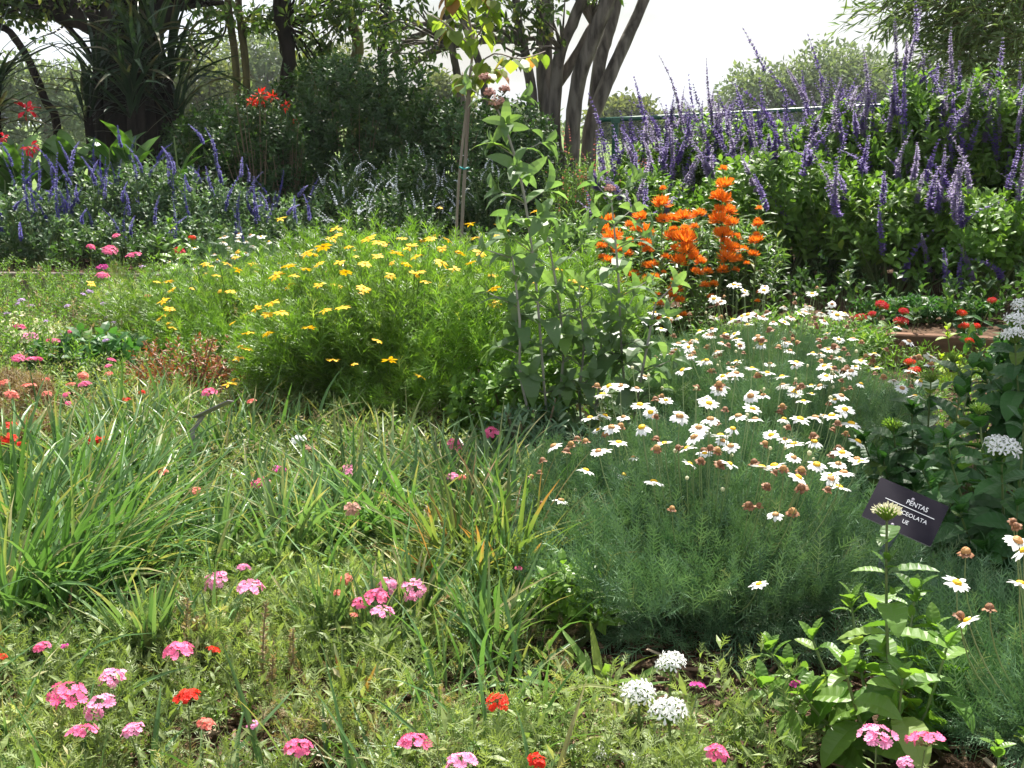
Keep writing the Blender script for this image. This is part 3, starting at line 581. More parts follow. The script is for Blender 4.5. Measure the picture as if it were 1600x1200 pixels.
# ---------------------------------------------------------------- dark shrubs and salvias in the back bed
OV = leaf_t(2, .5, .6, .6, .5, .05); OV3 = leaf_t(3, .45, .6, .7, .7, .05); LN = leaf_t(3, .2, .5, .8, .8, .03); LN2 = leaf_t(2, .17, .5, .8, .5, .03)
def shrub_parts(t, seed, r, mat, leaf, size, nsh, nodes=4, gap=.03, stems=16, inner=.45, stemmat='brown_stem', lump=.15, low=-.65, base=0.05, upb=.6, spread=1.0, thick=.008, cz=.42):
    rng = np.random.default_rng(seed); g = Geo(); P, N = dome(rng, nsh, (r[0], r[1], r[2] * (1 - cz)), inner, low, lump, seed); P[:, 2] = np.maximum(P[:, 2] + r[2] * cz, 0.01) + base; D = nrm(N * .7 + np.array([0, 0, upb]) + jit(rng, len(P), .25))
    shoots(g, leaf, P - D * gap * nodes, D, rng, nodes, gap, size, spread); part('foliage', g, M[mat], t)
    g = Geo(); ix = rng.integers(0, len(P), stems * 4); e = P[ix]; B = e * [.12, .12, 0]; B[:, 2] = -.03
    tubes(g, B, (B + e) / 2 * [1, 1, 1.1], e, thick, thick * .3, 4, 5); part('stem', g, M[stemmat], t)
    return rng, P, N
def gpx(px, Y): p = wp(px, 300, Y); return Vector((p.x, Y, gz(p.x, Y)))
def zpx(py, Y): return wp(800, py, Y).z
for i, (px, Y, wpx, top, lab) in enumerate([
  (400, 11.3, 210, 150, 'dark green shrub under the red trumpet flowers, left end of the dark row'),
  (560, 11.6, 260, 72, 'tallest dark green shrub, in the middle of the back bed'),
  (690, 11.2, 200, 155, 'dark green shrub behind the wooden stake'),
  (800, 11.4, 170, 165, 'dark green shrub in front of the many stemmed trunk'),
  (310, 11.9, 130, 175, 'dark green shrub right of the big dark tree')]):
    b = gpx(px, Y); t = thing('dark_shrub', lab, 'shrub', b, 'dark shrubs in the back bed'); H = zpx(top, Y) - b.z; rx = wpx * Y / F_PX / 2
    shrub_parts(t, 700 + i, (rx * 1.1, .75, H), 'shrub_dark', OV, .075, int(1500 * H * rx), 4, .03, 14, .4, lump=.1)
def spike_mesh(col, seed, L=.28, R=.029, stemlen=.22, gap=.015, top=.30, stem='green_stem'):
    rng = np.random.default_rng(seed); g = Geo(); n = int(L / gap); lipt = merge_t([leaf_t(2, .55, .5, .5, .2), xf(leaf_t(2, .8, .5, .5, .6), [[1, 0, 0], [0, .8, .5], [0, -.5, .8]], .8)])
    bx_, by_ = rng.normal(0, .075, 2)
    ax = lambda u: np.array([bx_ * u * u, by_ * u * u, u * L])
    tubes(g, [(0, 0, -stemlen)], [(0, 0, 0)], [ax(.5)], .0022, .0018, 4, 4, 1); tubes(g, [ax(.5)], [ax(.7)], [ax(1)], .0018, .0008, 4, 4, 1)
    for i in range(n):
        u = (i + .5) / n; c = ax(u); k = int(rng.integers(5, 10)) if rng.random() > .12 else 2; rr = R * (1 - u ** 2 * (1 - top)) * rng.uniform(.8, 1.15); a = rng.uniform(0, 6.28) + np.arange(k) * 2 * math.pi / k + rng.normal(0, .25, k)
        D = np.stack([np.cos(a), np.sin(a), rng.uniform(.1, .8, k)], -1); g.inst(lipt, c + np.zeros((k, 3)) + rng.normal(0, .0012, (k, 3)), frames(D, np.tile([[0, 0, 1.]], (k, 1))), rr * rng.uniform(.75, 1.2, k), np.clip(rng.random(k) * .7 + .3 * u, 0, 1), 0)
        g.inst(VLEAF, c + np.zeros((k, 3)), frames(D + [0, 0, .5], np.tile([[0, 0, 1.]], (k, 1))), rr * .45, .4, 1)
    return g.mesh('flower_spike', [M[col], M[stem]])
SP = {'purple': [spike_mesh('faded_purple' if s % 3 == 2 else 'purple', s, [.24, .30, .36, .2, .27, .33][s], gap=[.014, .020, .018, .015, .024, .016][s]) for s in range(6)],
      'deep_purple': [spike_mesh('deep_purple', 10 + s, [.24, .3, .36][s], .022) for s in range(3)],
      'pale_blue': [spike_mesh('pale_blue', 20 + s, [.14, .18][s], .017, gap=.02) for s in range(2)],
      'coral': [spike_mesh('coral', 30 + s, [.16, .2][s], .014, gap=.026) for s in range(2)],
      'crimson': [spike_mesh('crimson', 40 + s, [.14, .18][s], .02, gap=.02) for s in range(2)]}
SPL = {'purple': [.24, .30, .36, .2, .27, .33], 'deep_purple': [.24, .3, .36], 'pale_blue': [.14, .18], 'coral': [.16, .2], 'crimson': [.14, .18]}
def spike_between(t, col, top, bot, rng, wid=1.0):
    o = Vector(t.location); v = top - bot; L = v.length; k = int(rng.integers(len(SP[col]))); s = L / SPL[col][k]; link('flower_spike', SP[col][k], t, bot - o, zrot(v) @ Matrix.Rotation(rng.uniform(0, 6), 4, 'Z').to_quaternion(), (wid, wid, s))
def salvia(label, px, Y, wpx, top, col, nsp, seed, spikes=(), mat='salvia_leaf', size=.092, ry=.5, name='salvia_plant', group='purple salvias at the right', cat='salvia', slen=1.0, hidden=.3, leaf=OV3, dens=1150, lean=.15, spread=.9, gap=.035, zmin=.45):
    b = gpx(px, Y); t = thing(name, label, cat, b, group); H = zpx(top, Y) - b.z; rx = wpx * Y / F_PX / 2
    rng, P, N = shrub_parts(t, seed, (rx, ry, H), mat, leaf, size, int(dens * H * rx * (ry / .5)), 4, gap, 14, .45, 'green_stem', .12, spread=spread, cz=.56 if mat == 'salvia_leaf' else .42)
    hi = P[(P[:, 2] > H * zmin) & (N[:, 1] < .35)]
    if col == 'purple': nsp = int(nsp * 3.0); lean = .16
    if col == 'pale_blue': nsp *= 3; lean = .3
    if col == 'deep_purple': nsp = int(nsp * .7); lean = .28; slen = .85
    for j in range(nsp):
        q = Vector(hi[rng.integers(len(hi))]); k = int(rng.integers(len(SP[col]))); n_ = Vector((q.x / rx * .35 + rng.normal(0, lean), q.y / ry * .2 - .06 + rng.normal(0, lean), 1))
        link('flower_spike', SP[col][k], t, q, zrot(n_) @ Matrix.Rotation(rng.uniform(0, 6), 4, 'Z').to_quaternion(), (slen, slen, slen * rng.uniform(.55, 1.15)))
    for (x0, y0, x1, y1) in spikes: spike_between(t, col, wp(x0, y0, Y - ry * .8), wp(x1, y1, Y - ry * .65), rng, .95)
    return t
# right hand purple salvias (raised bed)
salvia('tall purple salvia under the fence rail, left edge of the right hand mass', 1050, 8.9, 190, 215, 'purple', 22, 801, [(992, 118, 1010, 200), (1048, 80, 1062, 175), (1022, 140, 1030, 215), (1068, 118, 1088, 190), (1095, 92, 1112, 180), (930, 140, 946, 240), (1078, 150, 1080, 235), (1052, 150, 1050, 240), (985, 245, 1000, 310)])
salvia('purple salvia with the dense violet mass, before the left of the rounded far trees', 1190, 8.6, 230, 185, 'purple', 34, 802, [(1164, 38, 1195, 112), (1190, 90, 1240, 165), (1225, 100, 1262, 160), (1265, 48, 1285, 130), (1290, 130, 1310, 215), (1130, 180, 1150, 250), (1165, 170, 1190, 260), (1215, 165, 1235, 260), (1148, 130, 1170, 200), (1180, 120, 1210, 200)])
salvia('purple salvia with one thick violet spike against the far trees, centre of the right mass', 1340, 8.4, 230, 165, 'purple', 20, 803, [(1357, 68, 1357, 168), (1362, 130, 1366, 240), (1340, 190, 1372, 260), (1280, 170, 1300, 270), (1290, 230, 1320, 300)])
salvia('purple salvia with the tallest spike reaching the top edge of the picture', 1430, 8.1, 200, 135, 'purple', 14, 804, [(1440, -6, 1430, 66), (1426, 60, 1412, 110), (1410, 88, 1414, 220), (1395, 110, 1405, 180), (1460, 150, 1475, 230)])
salvia('purple salvia below the hanging willowy leaves, second from the right edge', 1500, 8.2, 190, 135, 'purple', 16, 805, [(1570, 60, 1560, 120), (1520, 110, 1505, 200), (1495, 170, 1505, 270), (1545, 130, 1535, 200), (1470, 135, 1480, 215)])
salvia('purple salvia cut by the right edge, below the willowy tree', 1600, 8.0, 190, 140, 'purple', 14, 806, [(1590, 160, 1588, 230)])
salvia('lower purple salvia in front, above the red flowers, with drooping violet spikes', 1400, 7.2, 240, 290, 'purple', 6, 807, [(1370, 320, 1380, 400), (1440, 360, 1452, 425), (1490, 290, 1500, 350), (1400, 380, 1415, 440), (1180, 270, 1200, 330)], ry=.4, zmin=.7)
salvia('lower leafy salvia with violet spikes beside the pale blue flowers at the right edge', 1540, 7.0, 190, 300, 'purple', 5, 808, [(1475, 395, 1480, 440), (1510, 380, 1520, 440), (1560, 380, 1565, 440), (1495, 400, 1500, 450)], ry=.4, zmin=.7)
salvia('leafy salvia with few flowers, directly behind the orange flowers', 1230, 7.6, 260, 235, 'purple', 6, 809, [(1215, 300, 1230, 350), (1165, 245, 1180, 300)], ry=.45, zmin=.75)
salvia('leafy salvia with violet spikes between coral flowers and orange flowers', 1010, 8.0, 150, 270, 'purple', 9, 810, [(975, 290, 985, 350)], ry=.4)
salvia('purple salvia directly before the fence mesh, filling the gap right of the post', 1110, 9.6, 180, 200, 'purple', 24, 811, [(1120, 150, 1130, 220), (1085, 160, 1090, 230)], ry=.4)
salvia('purple salvia behind the thick violet spikes, hiding the right end of the rail', 1290, 9.4, 240, 190, 'purple', 26, 812, [(1250, 110, 1262, 180), (1310, 120, 1318, 190)], ry=.4)
# left hand blue salvias
LG = 'blue salvias behind the grey edging'
salvia('blue salvia at the left edge under the red cannas, tall leaning spikes', 40, 9.3, 170, 290, 'deep_purple', 20, 821, [(5, 205, 20, 260), (20, 225, 45, 330), (28, 240, 55, 330), (82, 235, 90, 340), (110, 215, 112, 260)], 'salvia_grey', .065, .45, group=LG)
salvia('blue salvia second from the left edge with dense indigo spikes', 150, 9.5, 170, 280, 'deep_purple', 26, 822, [(70, 220, 85, 270), (105, 222, 112, 275), (140, 245, 150, 290)], 'salvia_grey', .065, .45, group=LG)
salvia('blue salvia in front of the leafy cannas with pale new spikes', 230, 9.7, 150, 255, 'deep_purple', 16, 823, [(180, 205, 190, 230), (215, 225, 222, 270), (265, 225, 268, 265)], 'salvia_grey', .065, .45, group=LG)
salvia('blue salvia in front of the dark shrub, spikes leaning both ways', 330, 9.6, 160, 265, 'deep_purple', 20, 824, [(312, 195, 318, 225), (335, 195, 338, 250), (360, 265, 352, 330), (385, 280, 405, 345)], 'salvia_grey', .065, .45, group=LG)
salvia('blue salvia below the dark shrub at the right end of the blue row', 440, 9.7, 160, 300, 'deep_purple', 18, 825, [(395, 295, 400, 350), (455, 300, 462, 350)], 'salvia_grey', .065, .45, group=LG)
salvia('low blue salvia just behind the pink flowers and timber edge', 190, 8.95, 200, 330, 'deep_purple', 10, 826, [], 'salvia_grey', .06, .3, group=LG)
salvia('low blue salvia behind the corner of the timber edge at far left', 60, 9.0, 160, 330, 'deep_purple', 16, 827, [], 'salvia_grey', .06, .3, group=LG)
salvia('low blue salvia behind the small cluster of white daisies', 340, 9.0, 170, 335, 'deep_purple', 8, 828, [], 'salvia_grey', .06, .3, group=LG)
# pale flowered salvias in the shade
WG = 'pale flowered salvias in the shade'
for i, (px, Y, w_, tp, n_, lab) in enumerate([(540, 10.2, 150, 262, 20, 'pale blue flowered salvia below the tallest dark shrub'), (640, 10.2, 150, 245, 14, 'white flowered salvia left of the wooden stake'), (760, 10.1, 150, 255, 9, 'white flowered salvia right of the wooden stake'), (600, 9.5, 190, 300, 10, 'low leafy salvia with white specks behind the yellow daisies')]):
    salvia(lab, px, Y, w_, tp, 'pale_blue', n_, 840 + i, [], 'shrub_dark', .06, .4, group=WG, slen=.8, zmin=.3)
# coral flowers
for i, (px, Y, w_, tp, lab, sp_) in enumerate([(890, 9.2, 110, 235, 'coral flowered salvia at the foot of the many stemmed trunk', [(880, 195, 884, 240), (905, 235, 912, 290), (870, 250, 880, 300), (893, 270, 900, 320)]), (925, 9.0, 90, 240, 'coral flowered salvia just left of the green fence post', [(925, 215, 930, 270), (945, 260, 948, 300), (915, 275, 925, 325)]), (1000, 8.6, 80, 270, 'red flowered salvia in front of the fence mesh', [(995, 240, 1000, 275), (1012, 250, 1010, 280)])]):
    salvia(lab, px, Y, w_, tp, 'coral', 8, 850 + i, sp_, 'salvia_leaf', .05, .3, group='coral salvias near the fence post', slen=.7, leaf=LN2)
# cannas and red trumpets
def canna(label, px, Y, seed, n=9, L=.5, heads_=(), group='cannas at the left'):
    b = gpx(px, Y); rng = np.random.default_rng(seed); t = thing('canna_plant', label, 'canna', b, group); g = Geo(); gs = Geo()
    for j in range(3):
        o = np.array([rng.normal(0, .1), rng.normal(0, .08), 0]); h_ = .75 + .2 * rng.random(); tubes(gs, [o], [o + [0, 0, h_ / 2]], [o + [rng.normal(0, .05), 0, h_]], .012, .006, 4, 6)
        K = n; bs = o + np.stack([np.zeros(K), np.zeros(K), rng.uniform(.15, h_ * .8, K)], -1)
        T = leaf_t(5, .32, .55, .7, .9, .03); a = rng.uniform(0, 6.28, K); D = np.stack([np.cos(a) * .5, np.sin(a) * .5, np.ones(K)], -1); g.inst(T, bs, frames(D, np.stack([-np.cos(a), -np.sin(a), np.ones(K) * .6], -1)), L * rng.uniform(.7, 1.1, K), rng.random(K))
    part('stem', gs, M['green_stem'], t); part('foliage', g, M['canna_leaf'], t)
    for (x, y, w_) in heads_:
        p = wp(x, y, Y - .1) - b; r = w_ * Y / F_PX / 2; gf = Geo(); K = 16; D = nrm(jit(rng, K, 1) + [0, 0, .3]); gf.inst(leaf_t(3, .45, .7, .5, .8, .05, .1), D * r * .25, frames(D, nrm(jit(rng, K, .5) + [0, 0, 1])), r * rng.uniform(.6, 1, K), rng.random(K))
        tubes(gf, [(-.02, 0, -.5)], [(0, 0, -.25)], [(0, 0, 0)], .006, .004, 3, 5, 1); part('flower', gf, [M['crimson'], M['green_stem']], t, p)
canna('red canna with the high flower at the left edge before the spiky plant', 45, 10.6, 861, 9, .5, [(42, 172, 34)])
canna('red canna with the lower flower just above the blue spikes at left', 60, 10.1, 862, 8, .45, [(46, 230, 32), (4, 215, 18)])
canna('leafy canna without flowers in front of the big dark tree', 190, 10.7, 863, 10, .5); canna('leafy canna without flowers between the leaning trunk and the dark tree', 120, 10.8, 864, 9, .5)
canna('leafy canna without flowers at the right foot of the big dark tree', 265, 10.6, 865, 10, .45)
for lab, cl in (('scarlet trumpet flowered bush, larger bloom above the dark shrub', [(405, 150, 34), (425, 152, 22), (393, 160, 20)]), ('scarlet trumpet flowered bush, smaller bloom to the lower right of the larger', [(447, 166, 20), (462, 190, 12)])):
    Y = 10.6; px = cl[0][0]; b = gpx(px, Y); t = thing('scarlet_bush', lab, 'shrub', b, 'scarlet flowered bushes'); rng, P_, N_ = shrub_parts(t, 870 + px, (.28, .25, zpx(cl[0][1] + 12, Y) - b.z), 'shrub_dark', OV, .07, 260)
    for (x, y, w_) in cl:
        p = wp(x, y, Y - .05) - b; r = w_ * Y / F_PX / 2; gf = Geo(); K = 22; D = nrm(jit(rng, K, .9) + [0, 0, .25]); gf.inst(leaf_t(2, .35, .7, .4, .6, .05), D * r * .3, frames(D, nrm(jit(rng, K, .5) + [0, 0, 1])), r * rng.uniform(.5, .9, K), rng.random(K)); tubes(gf, [(0, 0, -.25)], [(0, 0, -.1)], [(0, 0, 0)], .004, .003, 3, 4, 1); part('flower', gf, [M['hot_red'], M['green_stem']], t, p)

# ---------------------------------------------------------------- orange whorled flowers
def whorl_mesh(seed, R=.05):
    rng = np.random.default_rng(seed); g = Geo(); K = 90; a = rng.uniform(0, 6.28, K); el = rng.uniform(-.5, 1.2, K); D = np.stack([np.cos(a), np.sin(a), el], -1)
    g.inst(leaf_t(4, .13, .3, .3, -1.3, .05), D * R * .12, frames(D, np.stack([-np.cos(a) * .3, -np.sin(a) * .3, np.ones(K)], -1)), R * rng.uniform(.7, 1.05, K), rng.random(K), 0)
    K = 26; a = rng.uniform(0, 6.28, K); D = np.stack([np.cos(a), np.sin(a), rng.uniform(-.9, .5, K)], -1); g.inst(leaf_t(2, .3, .5, .7, .2), D * 0, frames(D, np.tile([[0, 0, 1.]], (K, 1))), R * .42, rng.random(K), 1)
    return g.mesh('flower_whorl', [M['orange'], M['orange_leaf']])
WH = [whorl_mesh(s) for s in range(4)]
def lion(label, px, Y, whs, seed, h0=None):
    b = gpx(px, Y); rng = np.random.default_rng(seed); t = thing('orange_lion_ear', label, 'flower', b, 'orange whorled flowers on tall stems'); gs = Geo(); gl = Geo(); top = min(y for x, y, w in whs); H = zpx(top, Y) - b.z
    tp = wp([x for x, y, w in whs if y == top][0], top, Y) - b; tubes(gs, [(0, 0, -.02)], [(0, 0, H * .5)], [tuple(tp + Vector((0, 0, .04)))], .006, .003, 6, 5)
    for j in range(5):
        a = rng.uniform(0, 6.28); e = np.array([[math.cos(a) * .13, math.sin(a) * .13, H * rng.uniform(.45, .8)]]); tubes(gs, [(0, 0, 0)], e * [.9, .9, .4], e, .004, .002, 4, 4)
        shoots(gl, LN, np.repeat(e, 3, 0) - [[0, 0, .1], [0, 0, .25], [0, 0, .4]], np.tile([[0, 0, 1.]], (3, 1)), rng, 3, .045, .09, 1.0, 2)
    zz = np.linspace(.1, H, 13); P = np.stack([tp.x * (zz / H) ** 2, tp.y * (zz / H) ** 2, zz], -1); shoots(gl, LN, P, np.tile([[0, 0, 1.]], (13, 1)), rng, 2, .03, .10, 1.15, 2)
    part('stem', gs, M['green_stem'], t); part('foliage', gl, M['orange_leaf'], t)
    for (x, y, w_) in whs + [(x + rng.normal(0, 5), y + rng.normal(19, 4), w_ * rng.uniform(.6, .95)) for x, y, w_ in whs]:
        p = wp(x, max(y, whs[0][1] - 2 if len(whs) > 6 else 292), Y - .22 + rng.normal(0, .05)) - b; s = .86 * w_ * Y / F_PX / .1; link('flower_whorl', WH[int(rng.integers(4))], t, p, tilt(rng, .15), (s, s, s * .8))
for a in [
 ('orange lion ear stem with the highest whorls, top one alone above the rest', 1130, 6.5, [(1130, 264, 20), (1132, 290, 40), (1128, 312, 46), (1140, 330, 34), (1125, 345, 50), (1128, 368, 44), (1140, 388, 40), (1135, 404, 44)], 1),
 ('orange lion ear stem between the highest one and the right hand thin one', 1158, 6.7, [(1150, 372, 26), (1162, 390, 22), (1150, 405, 30), (1140, 350, 26)], 2),
 ('orange lion ear stem at the right end with three small stacked whorls', 1184, 6.4, [(1186, 326, 16), (1184, 350, 26), (1182, 377, 36), (1186, 457, 14)], 3),
 ('orange lion ear stem with a small bud whorl above a wide bright one', 1036, 6.5, [(1036, 295, 16), (1034, 320, 44), (1050, 342, 30), (1068, 340, 40), (1072, 372, 44), (1050, 372, 40)], 4),
 ('orange lion ear stem in the centre with a dark stalk and three wide whorls', 1070, 6.3, [(1092, 336, 34), (1070, 376, 52), (1060, 410, 42), (1085, 402, 34)], 5),
 ('orange lion ear stem at the left behind the drooping grey green leaves', 950, 6.4, [(950, 345, 36), (958, 372, 46), (940, 386, 26), (950, 408, 30), (965, 440, 28)], 6),
 ('orange lion ear stem just right of the thin grey green stem', 1005, 6.5, [(1000, 340, 34), (1008, 362, 44), (1012, 392, 26), (985, 352, 26)], 7),
 ('orange lion ear stem with fading dark orange whorls low in the middle', 1020, 6.3, [(1020, 415, 30), (1012, 436, 26), (1055, 452, 34), (1040, 402, 22), (1030, 475, 26), (1062, 470, 24)], 8),
 ('orange lion ear stem with fading whorls low at the left', 975, 6.6, [(980, 398, 28), (990, 430, 28), (996, 444, 30), (975, 462, 24)], 9),
 ('orange lion ear stem with three small faded whorls at the lower right of the group', 1110, 6.3, [(1105, 425, 26), (1115, 445, 22), (1095, 410, 28)], 10)]: lion(a[0], a[1], a[2], a[3], 900 + a[4])
# leafy sprigs between them
for i, (px, lab) in enumerate([(1000, 'leafy lance leaved plant without flowers below the left orange whorls'), (1090, 'leafy lance leaved plant without flowers below the middle orange whorls'), (1165, 'leafy lance leaved plant below the right hand orange whorls, arching out'), (900, 'leafy lance leaved plant left of the orange whorls behind the yellow daisies')]):
    b = gpx(px, 6.85); t = thing('lance_leaf_plant', lab, 'plant', b, 'leafy plants among the orange flowers'); shrub_parts(t, 930 + i, (.28, .25, .50), 'orange_leaf', LN, .10, 150, 4, .04, 10, .5, 'green_stem', .1, .05)

# ---------------------------------------------------------------- tall grey green bush with drooping leaves, middle
DR = [leaf_t(6, .35, .55, .8, b_, .035) for b_ in (1.6, 2.1, 2.7)]
def buddleia(label, stems, seed, tops=()):
    rng = np.random.default_rng(seed); p0 = stems[0][0][0]; b = Vector((p0.x, p0.y, 0)); t = thing('drooping_leaf_bush', label, 'shrub', b, 'tall grey green bushes in the middle'); gs = Geo(); gl = Geo()
    for pts, L in stems:
        pts = [p - b for p in pts]; n = len(pts); poly_tube(gs, pts, [.0055] + [.0045] * (n - 2) + [.0025], 6)
        P = np.array([tuple(p) for p in pts]); seg = np.concatenate([[0], np.cumsum(np.linalg.norm(np.diff(P, axis=0), axis=1))]); tot = seg[-1]; m = int(tot / .08); az = rng.uniform(0, 3)
        for i in range(m):
            u = tot * (i + 1.2) / (m + .3); u = min(u, tot); q = np.array([np.interp(u, seg, P[:, k_]) for k_ in range(3)]); az += 1.57 + rng.normal(0, .2)
            f = 1 - .55 * (u / tot) ** 3
            if u / tot < .38 and rng.random() < .55: continue
            for s in (0, math.pi):
                a = az + s + rng.normal(0, .15); D = np.array([[math.cos(a), math.sin(a), rng.uniform(.25, .8)]]); gl.inst(DR[int(rng.integers(3))], q[None], frames(D, np.array([[0, 0, 1.]])), L * f * rng.uniform(.8, 1.15), rng.random(1))
                if rng.random() < .8:
                    e = q + D[0] * rng.uniform(.05, .10); tubes(gs, [q], [(q + e) / 2], [e], .0022, .0015, 2, 4)
                    shoots(gl, DR[0], e[None], D, rng, 2, .015, L * .42, .8, 2)
    part('stem', gs, M['grey_stem'], t); part('foliage', gl, M['bush_grey'], t)
    for (p, r) in tops:
        g = Geo(); K = 70; P, N = dome(rng, K, (r, r, r * .8), .6, -.2); K = len(P); g.inst(FLO, P, np.stack([*ortho(N), N], -1).reshape(K, 3, 3), .0045, rng.random(K)); tubes(g, np.zeros((K, 3)) - [0, 0, r * .8], P * .4, P, .0007, .0007, 2, 3, 1); part('flower_head', g, [M['dusty_pink'], M['brown_stem']], t, p - b)
Yb = 4.05
buddleia('tallest grey green drooping leaved bush with a dusty pink flower head on top', [([hp(862, 720, 0), wp(850, 600, Yb), wp(838, 450, Yb), wp(818, 300, Yb), wp(795, 215, Yb), wp(775, 165, Yb)], .235), ([hp(862, 720, 0), wp(880, 560, Yb + .1), wp(868, 440, Yb + .1), wp(850, 345, Yb + .1)], .20), ([hp(850, 725, 0), wp(815, 600, Yb - .05), wp(812, 500, Yb - .1), wp(800, 400, Yb - .1)], .20)], 951, [(wp(776, 162, Yb), .030), (wp(765, 146, Yb), .022), (wp(757, 122, Yb), .02), (wp(788, 140, Yb), .018)])
buddleia('grey green drooping leaved bush with the thin stem crossing the orange flowers', [([hp(985, 690, 0), wp(972, 560, 4.2), wp(966, 430, 4.2), wp(955, 310, 4.2)], .215), ([hp(985, 690, 0), wp(1000, 600, 4.1), wp(1015, 520, 4.1), wp(1025, 470, 4.1)], .21)], 952, [(wp(953, 296, 4.2), .02)])
buddleia('short grey green drooping leaved bush between the two tall ones', [([hp(915, 715, 0), wp(905, 620, 4.15), wp(912, 540, 4.15), wp(905, 465, 4.15)], .215), ([hp(915, 715, 0), wp(935, 610, 4.2), wp(940, 520, 4.2)], .20)], 953)

# ---------------------------------------------------------------- staked sapling
t = thing('redbud_sapling', 'young tree with yellow green heart shaped leaves above the wooden stake', 'tree', gpx(706, 6.6)); b = Vector(t.location); gs = Geo(); gl = Geo(); rng = np.random.default_rng(960); Ys = 6.5
tr = [gpx(706, 6.6) - b, wp(714, 330, Ys) - b, wp(722, 230, Ys) - b, wp(732, 140, Ys) - b, wp(738, 70, Ys) - b, wp(728, 0, Ys) - b, wp(716, -90, Ys) - b]
poly_tube(gs, tr, [.0085, .008, .0075, .0075, .007, .005, .003], 7, 0, .05, rng)
HT = []
for bb_ in (.4, .9):
    V = []; prof = [(0, 0), (.28, -.12), (.48, .08), (.5, .35), (.34, .68), (0, 1.0)]
    V = [(0, 0, 0), (0, .35, -.05 * bb_), (0, .7, -.12 * bb_), (0, 1.0, -.3 * bb_)] + [(s * x, y, .12 * bb_ * x * 2 - .18 * bb_ * y) for s in (1, -1) for x, y in prof[1:5]]
    HT.append((np.array(V), [np.array([(0, 4, 5), (0, 5, 1), (1, 5, 6), (1, 6, 2), (2, 6, 7), (2, 7, 3), (0, 9, 8), (0, 1, 9), (1, 10, 9), (1, 2, 10), (2, 11, 10), (2, 3, 11)])]))
brs = [[(738, 110), (772, 84), (812, 92), (852, 80)], [(738, 75), (700, 40), (668, 20)], [(736, 55), (712, 20), (703, -10)], [(735, 120), (760, 112), (790, 104)], [(733, 130), (726, 122), (722, 112)], [(738, 70), (760, 30), (770, -10)], [(730, 10), (760, -20), (800, -40)], [(728, 0), (700, -30), (680, -60)]]
for br in brs:
    pts = [wp(x, y, Ys + .1 * i * rng.normal(0, 1)) - b for i, (x, y) in enumerate(br)]; poly_tube(gs, pts, [.005] + [.004] * (len(pts) - 2) + [.002], 5)
    for i in range(17):
        u = rng.uniform(.1, 1) * (len(pts) - 1); q = pts[min(int(u), len(pts) - 2)].lerp(pts[min(int(u), len(pts) - 2) + 1], u % 1 if u < len(pts) - 1 else 1); a = rng.uniform(0, 6.28)
        e = q + Vector((math.cos(a) * .03, math.sin(a) * .03, -.015)); tubes(gs, [q], [q.lerp(e, .5) + Vector((0, 0, .008))], [e], .0012, .001, 2, 3)
        D = np.array([[math.cos(a) * .6, math.sin(a) * .6, rng.uniform(-1, -.3)]]); gl.inst(HT[i % 2], np.array([tuple(e)]), frames(D, np.array([[math.cos(a), math.sin(a), .5]])), rng.uniform(.045, .095), rng.random(1))
part('trunk', gs, M['stake_timber'], t, smooth=True); part('crown', gl, M['heart_leaf'], t)
t = thing('wooden_stake', 'thin weathered wooden stake with a teal tie holding the young tree', 'stake', gpx(710, 6.45)); b = Vector(t.location)
g = Geo(); A = wp(709, 392, 6.45) - b; A.z = -.05; B = wp(734, 132, 6.4) - b; d = (B - A).normalized(); R = d.to_track_quat('Z', 'Y').to_matrix()
Ls = (B - A).length; pr = [(-.0065, -.007), (.0065, -.0065), (.007, .0065), (-.0065, .007)]; V = []
for k_ in range(9): V += [tuple(A + R @ Vector((x + .0012 * math.sin(k_ * 2.1), y, Ls * k_ / 8))) for x, y in pr]
Fq = [(k_ * 4 + j, k_ * 4 + (j + 1) % 4, k_ * 4 + 4 + (j + 1) % 4, k_ * 4 + 4 + j) for k_ in range(8) for j in range(4)] + [(3, 2, 1, 0), (32, 33, 34, 35)]
g.add(V, np.array(Fq)); part('pole', g, M['stake_timber'], t)
g = Geo(); c = A.lerp(B, .70); pts = [c + R @ Vector((math.cos(a) * .026 - .008, math.sin(a) * .024, .004 * math.sin(a * 3))) for a in np.linspace(0, 6.283, 13)]; poly_tube(g, pts, [.004] * 13, 5); part('tie', g, M['teal_tie'], t)
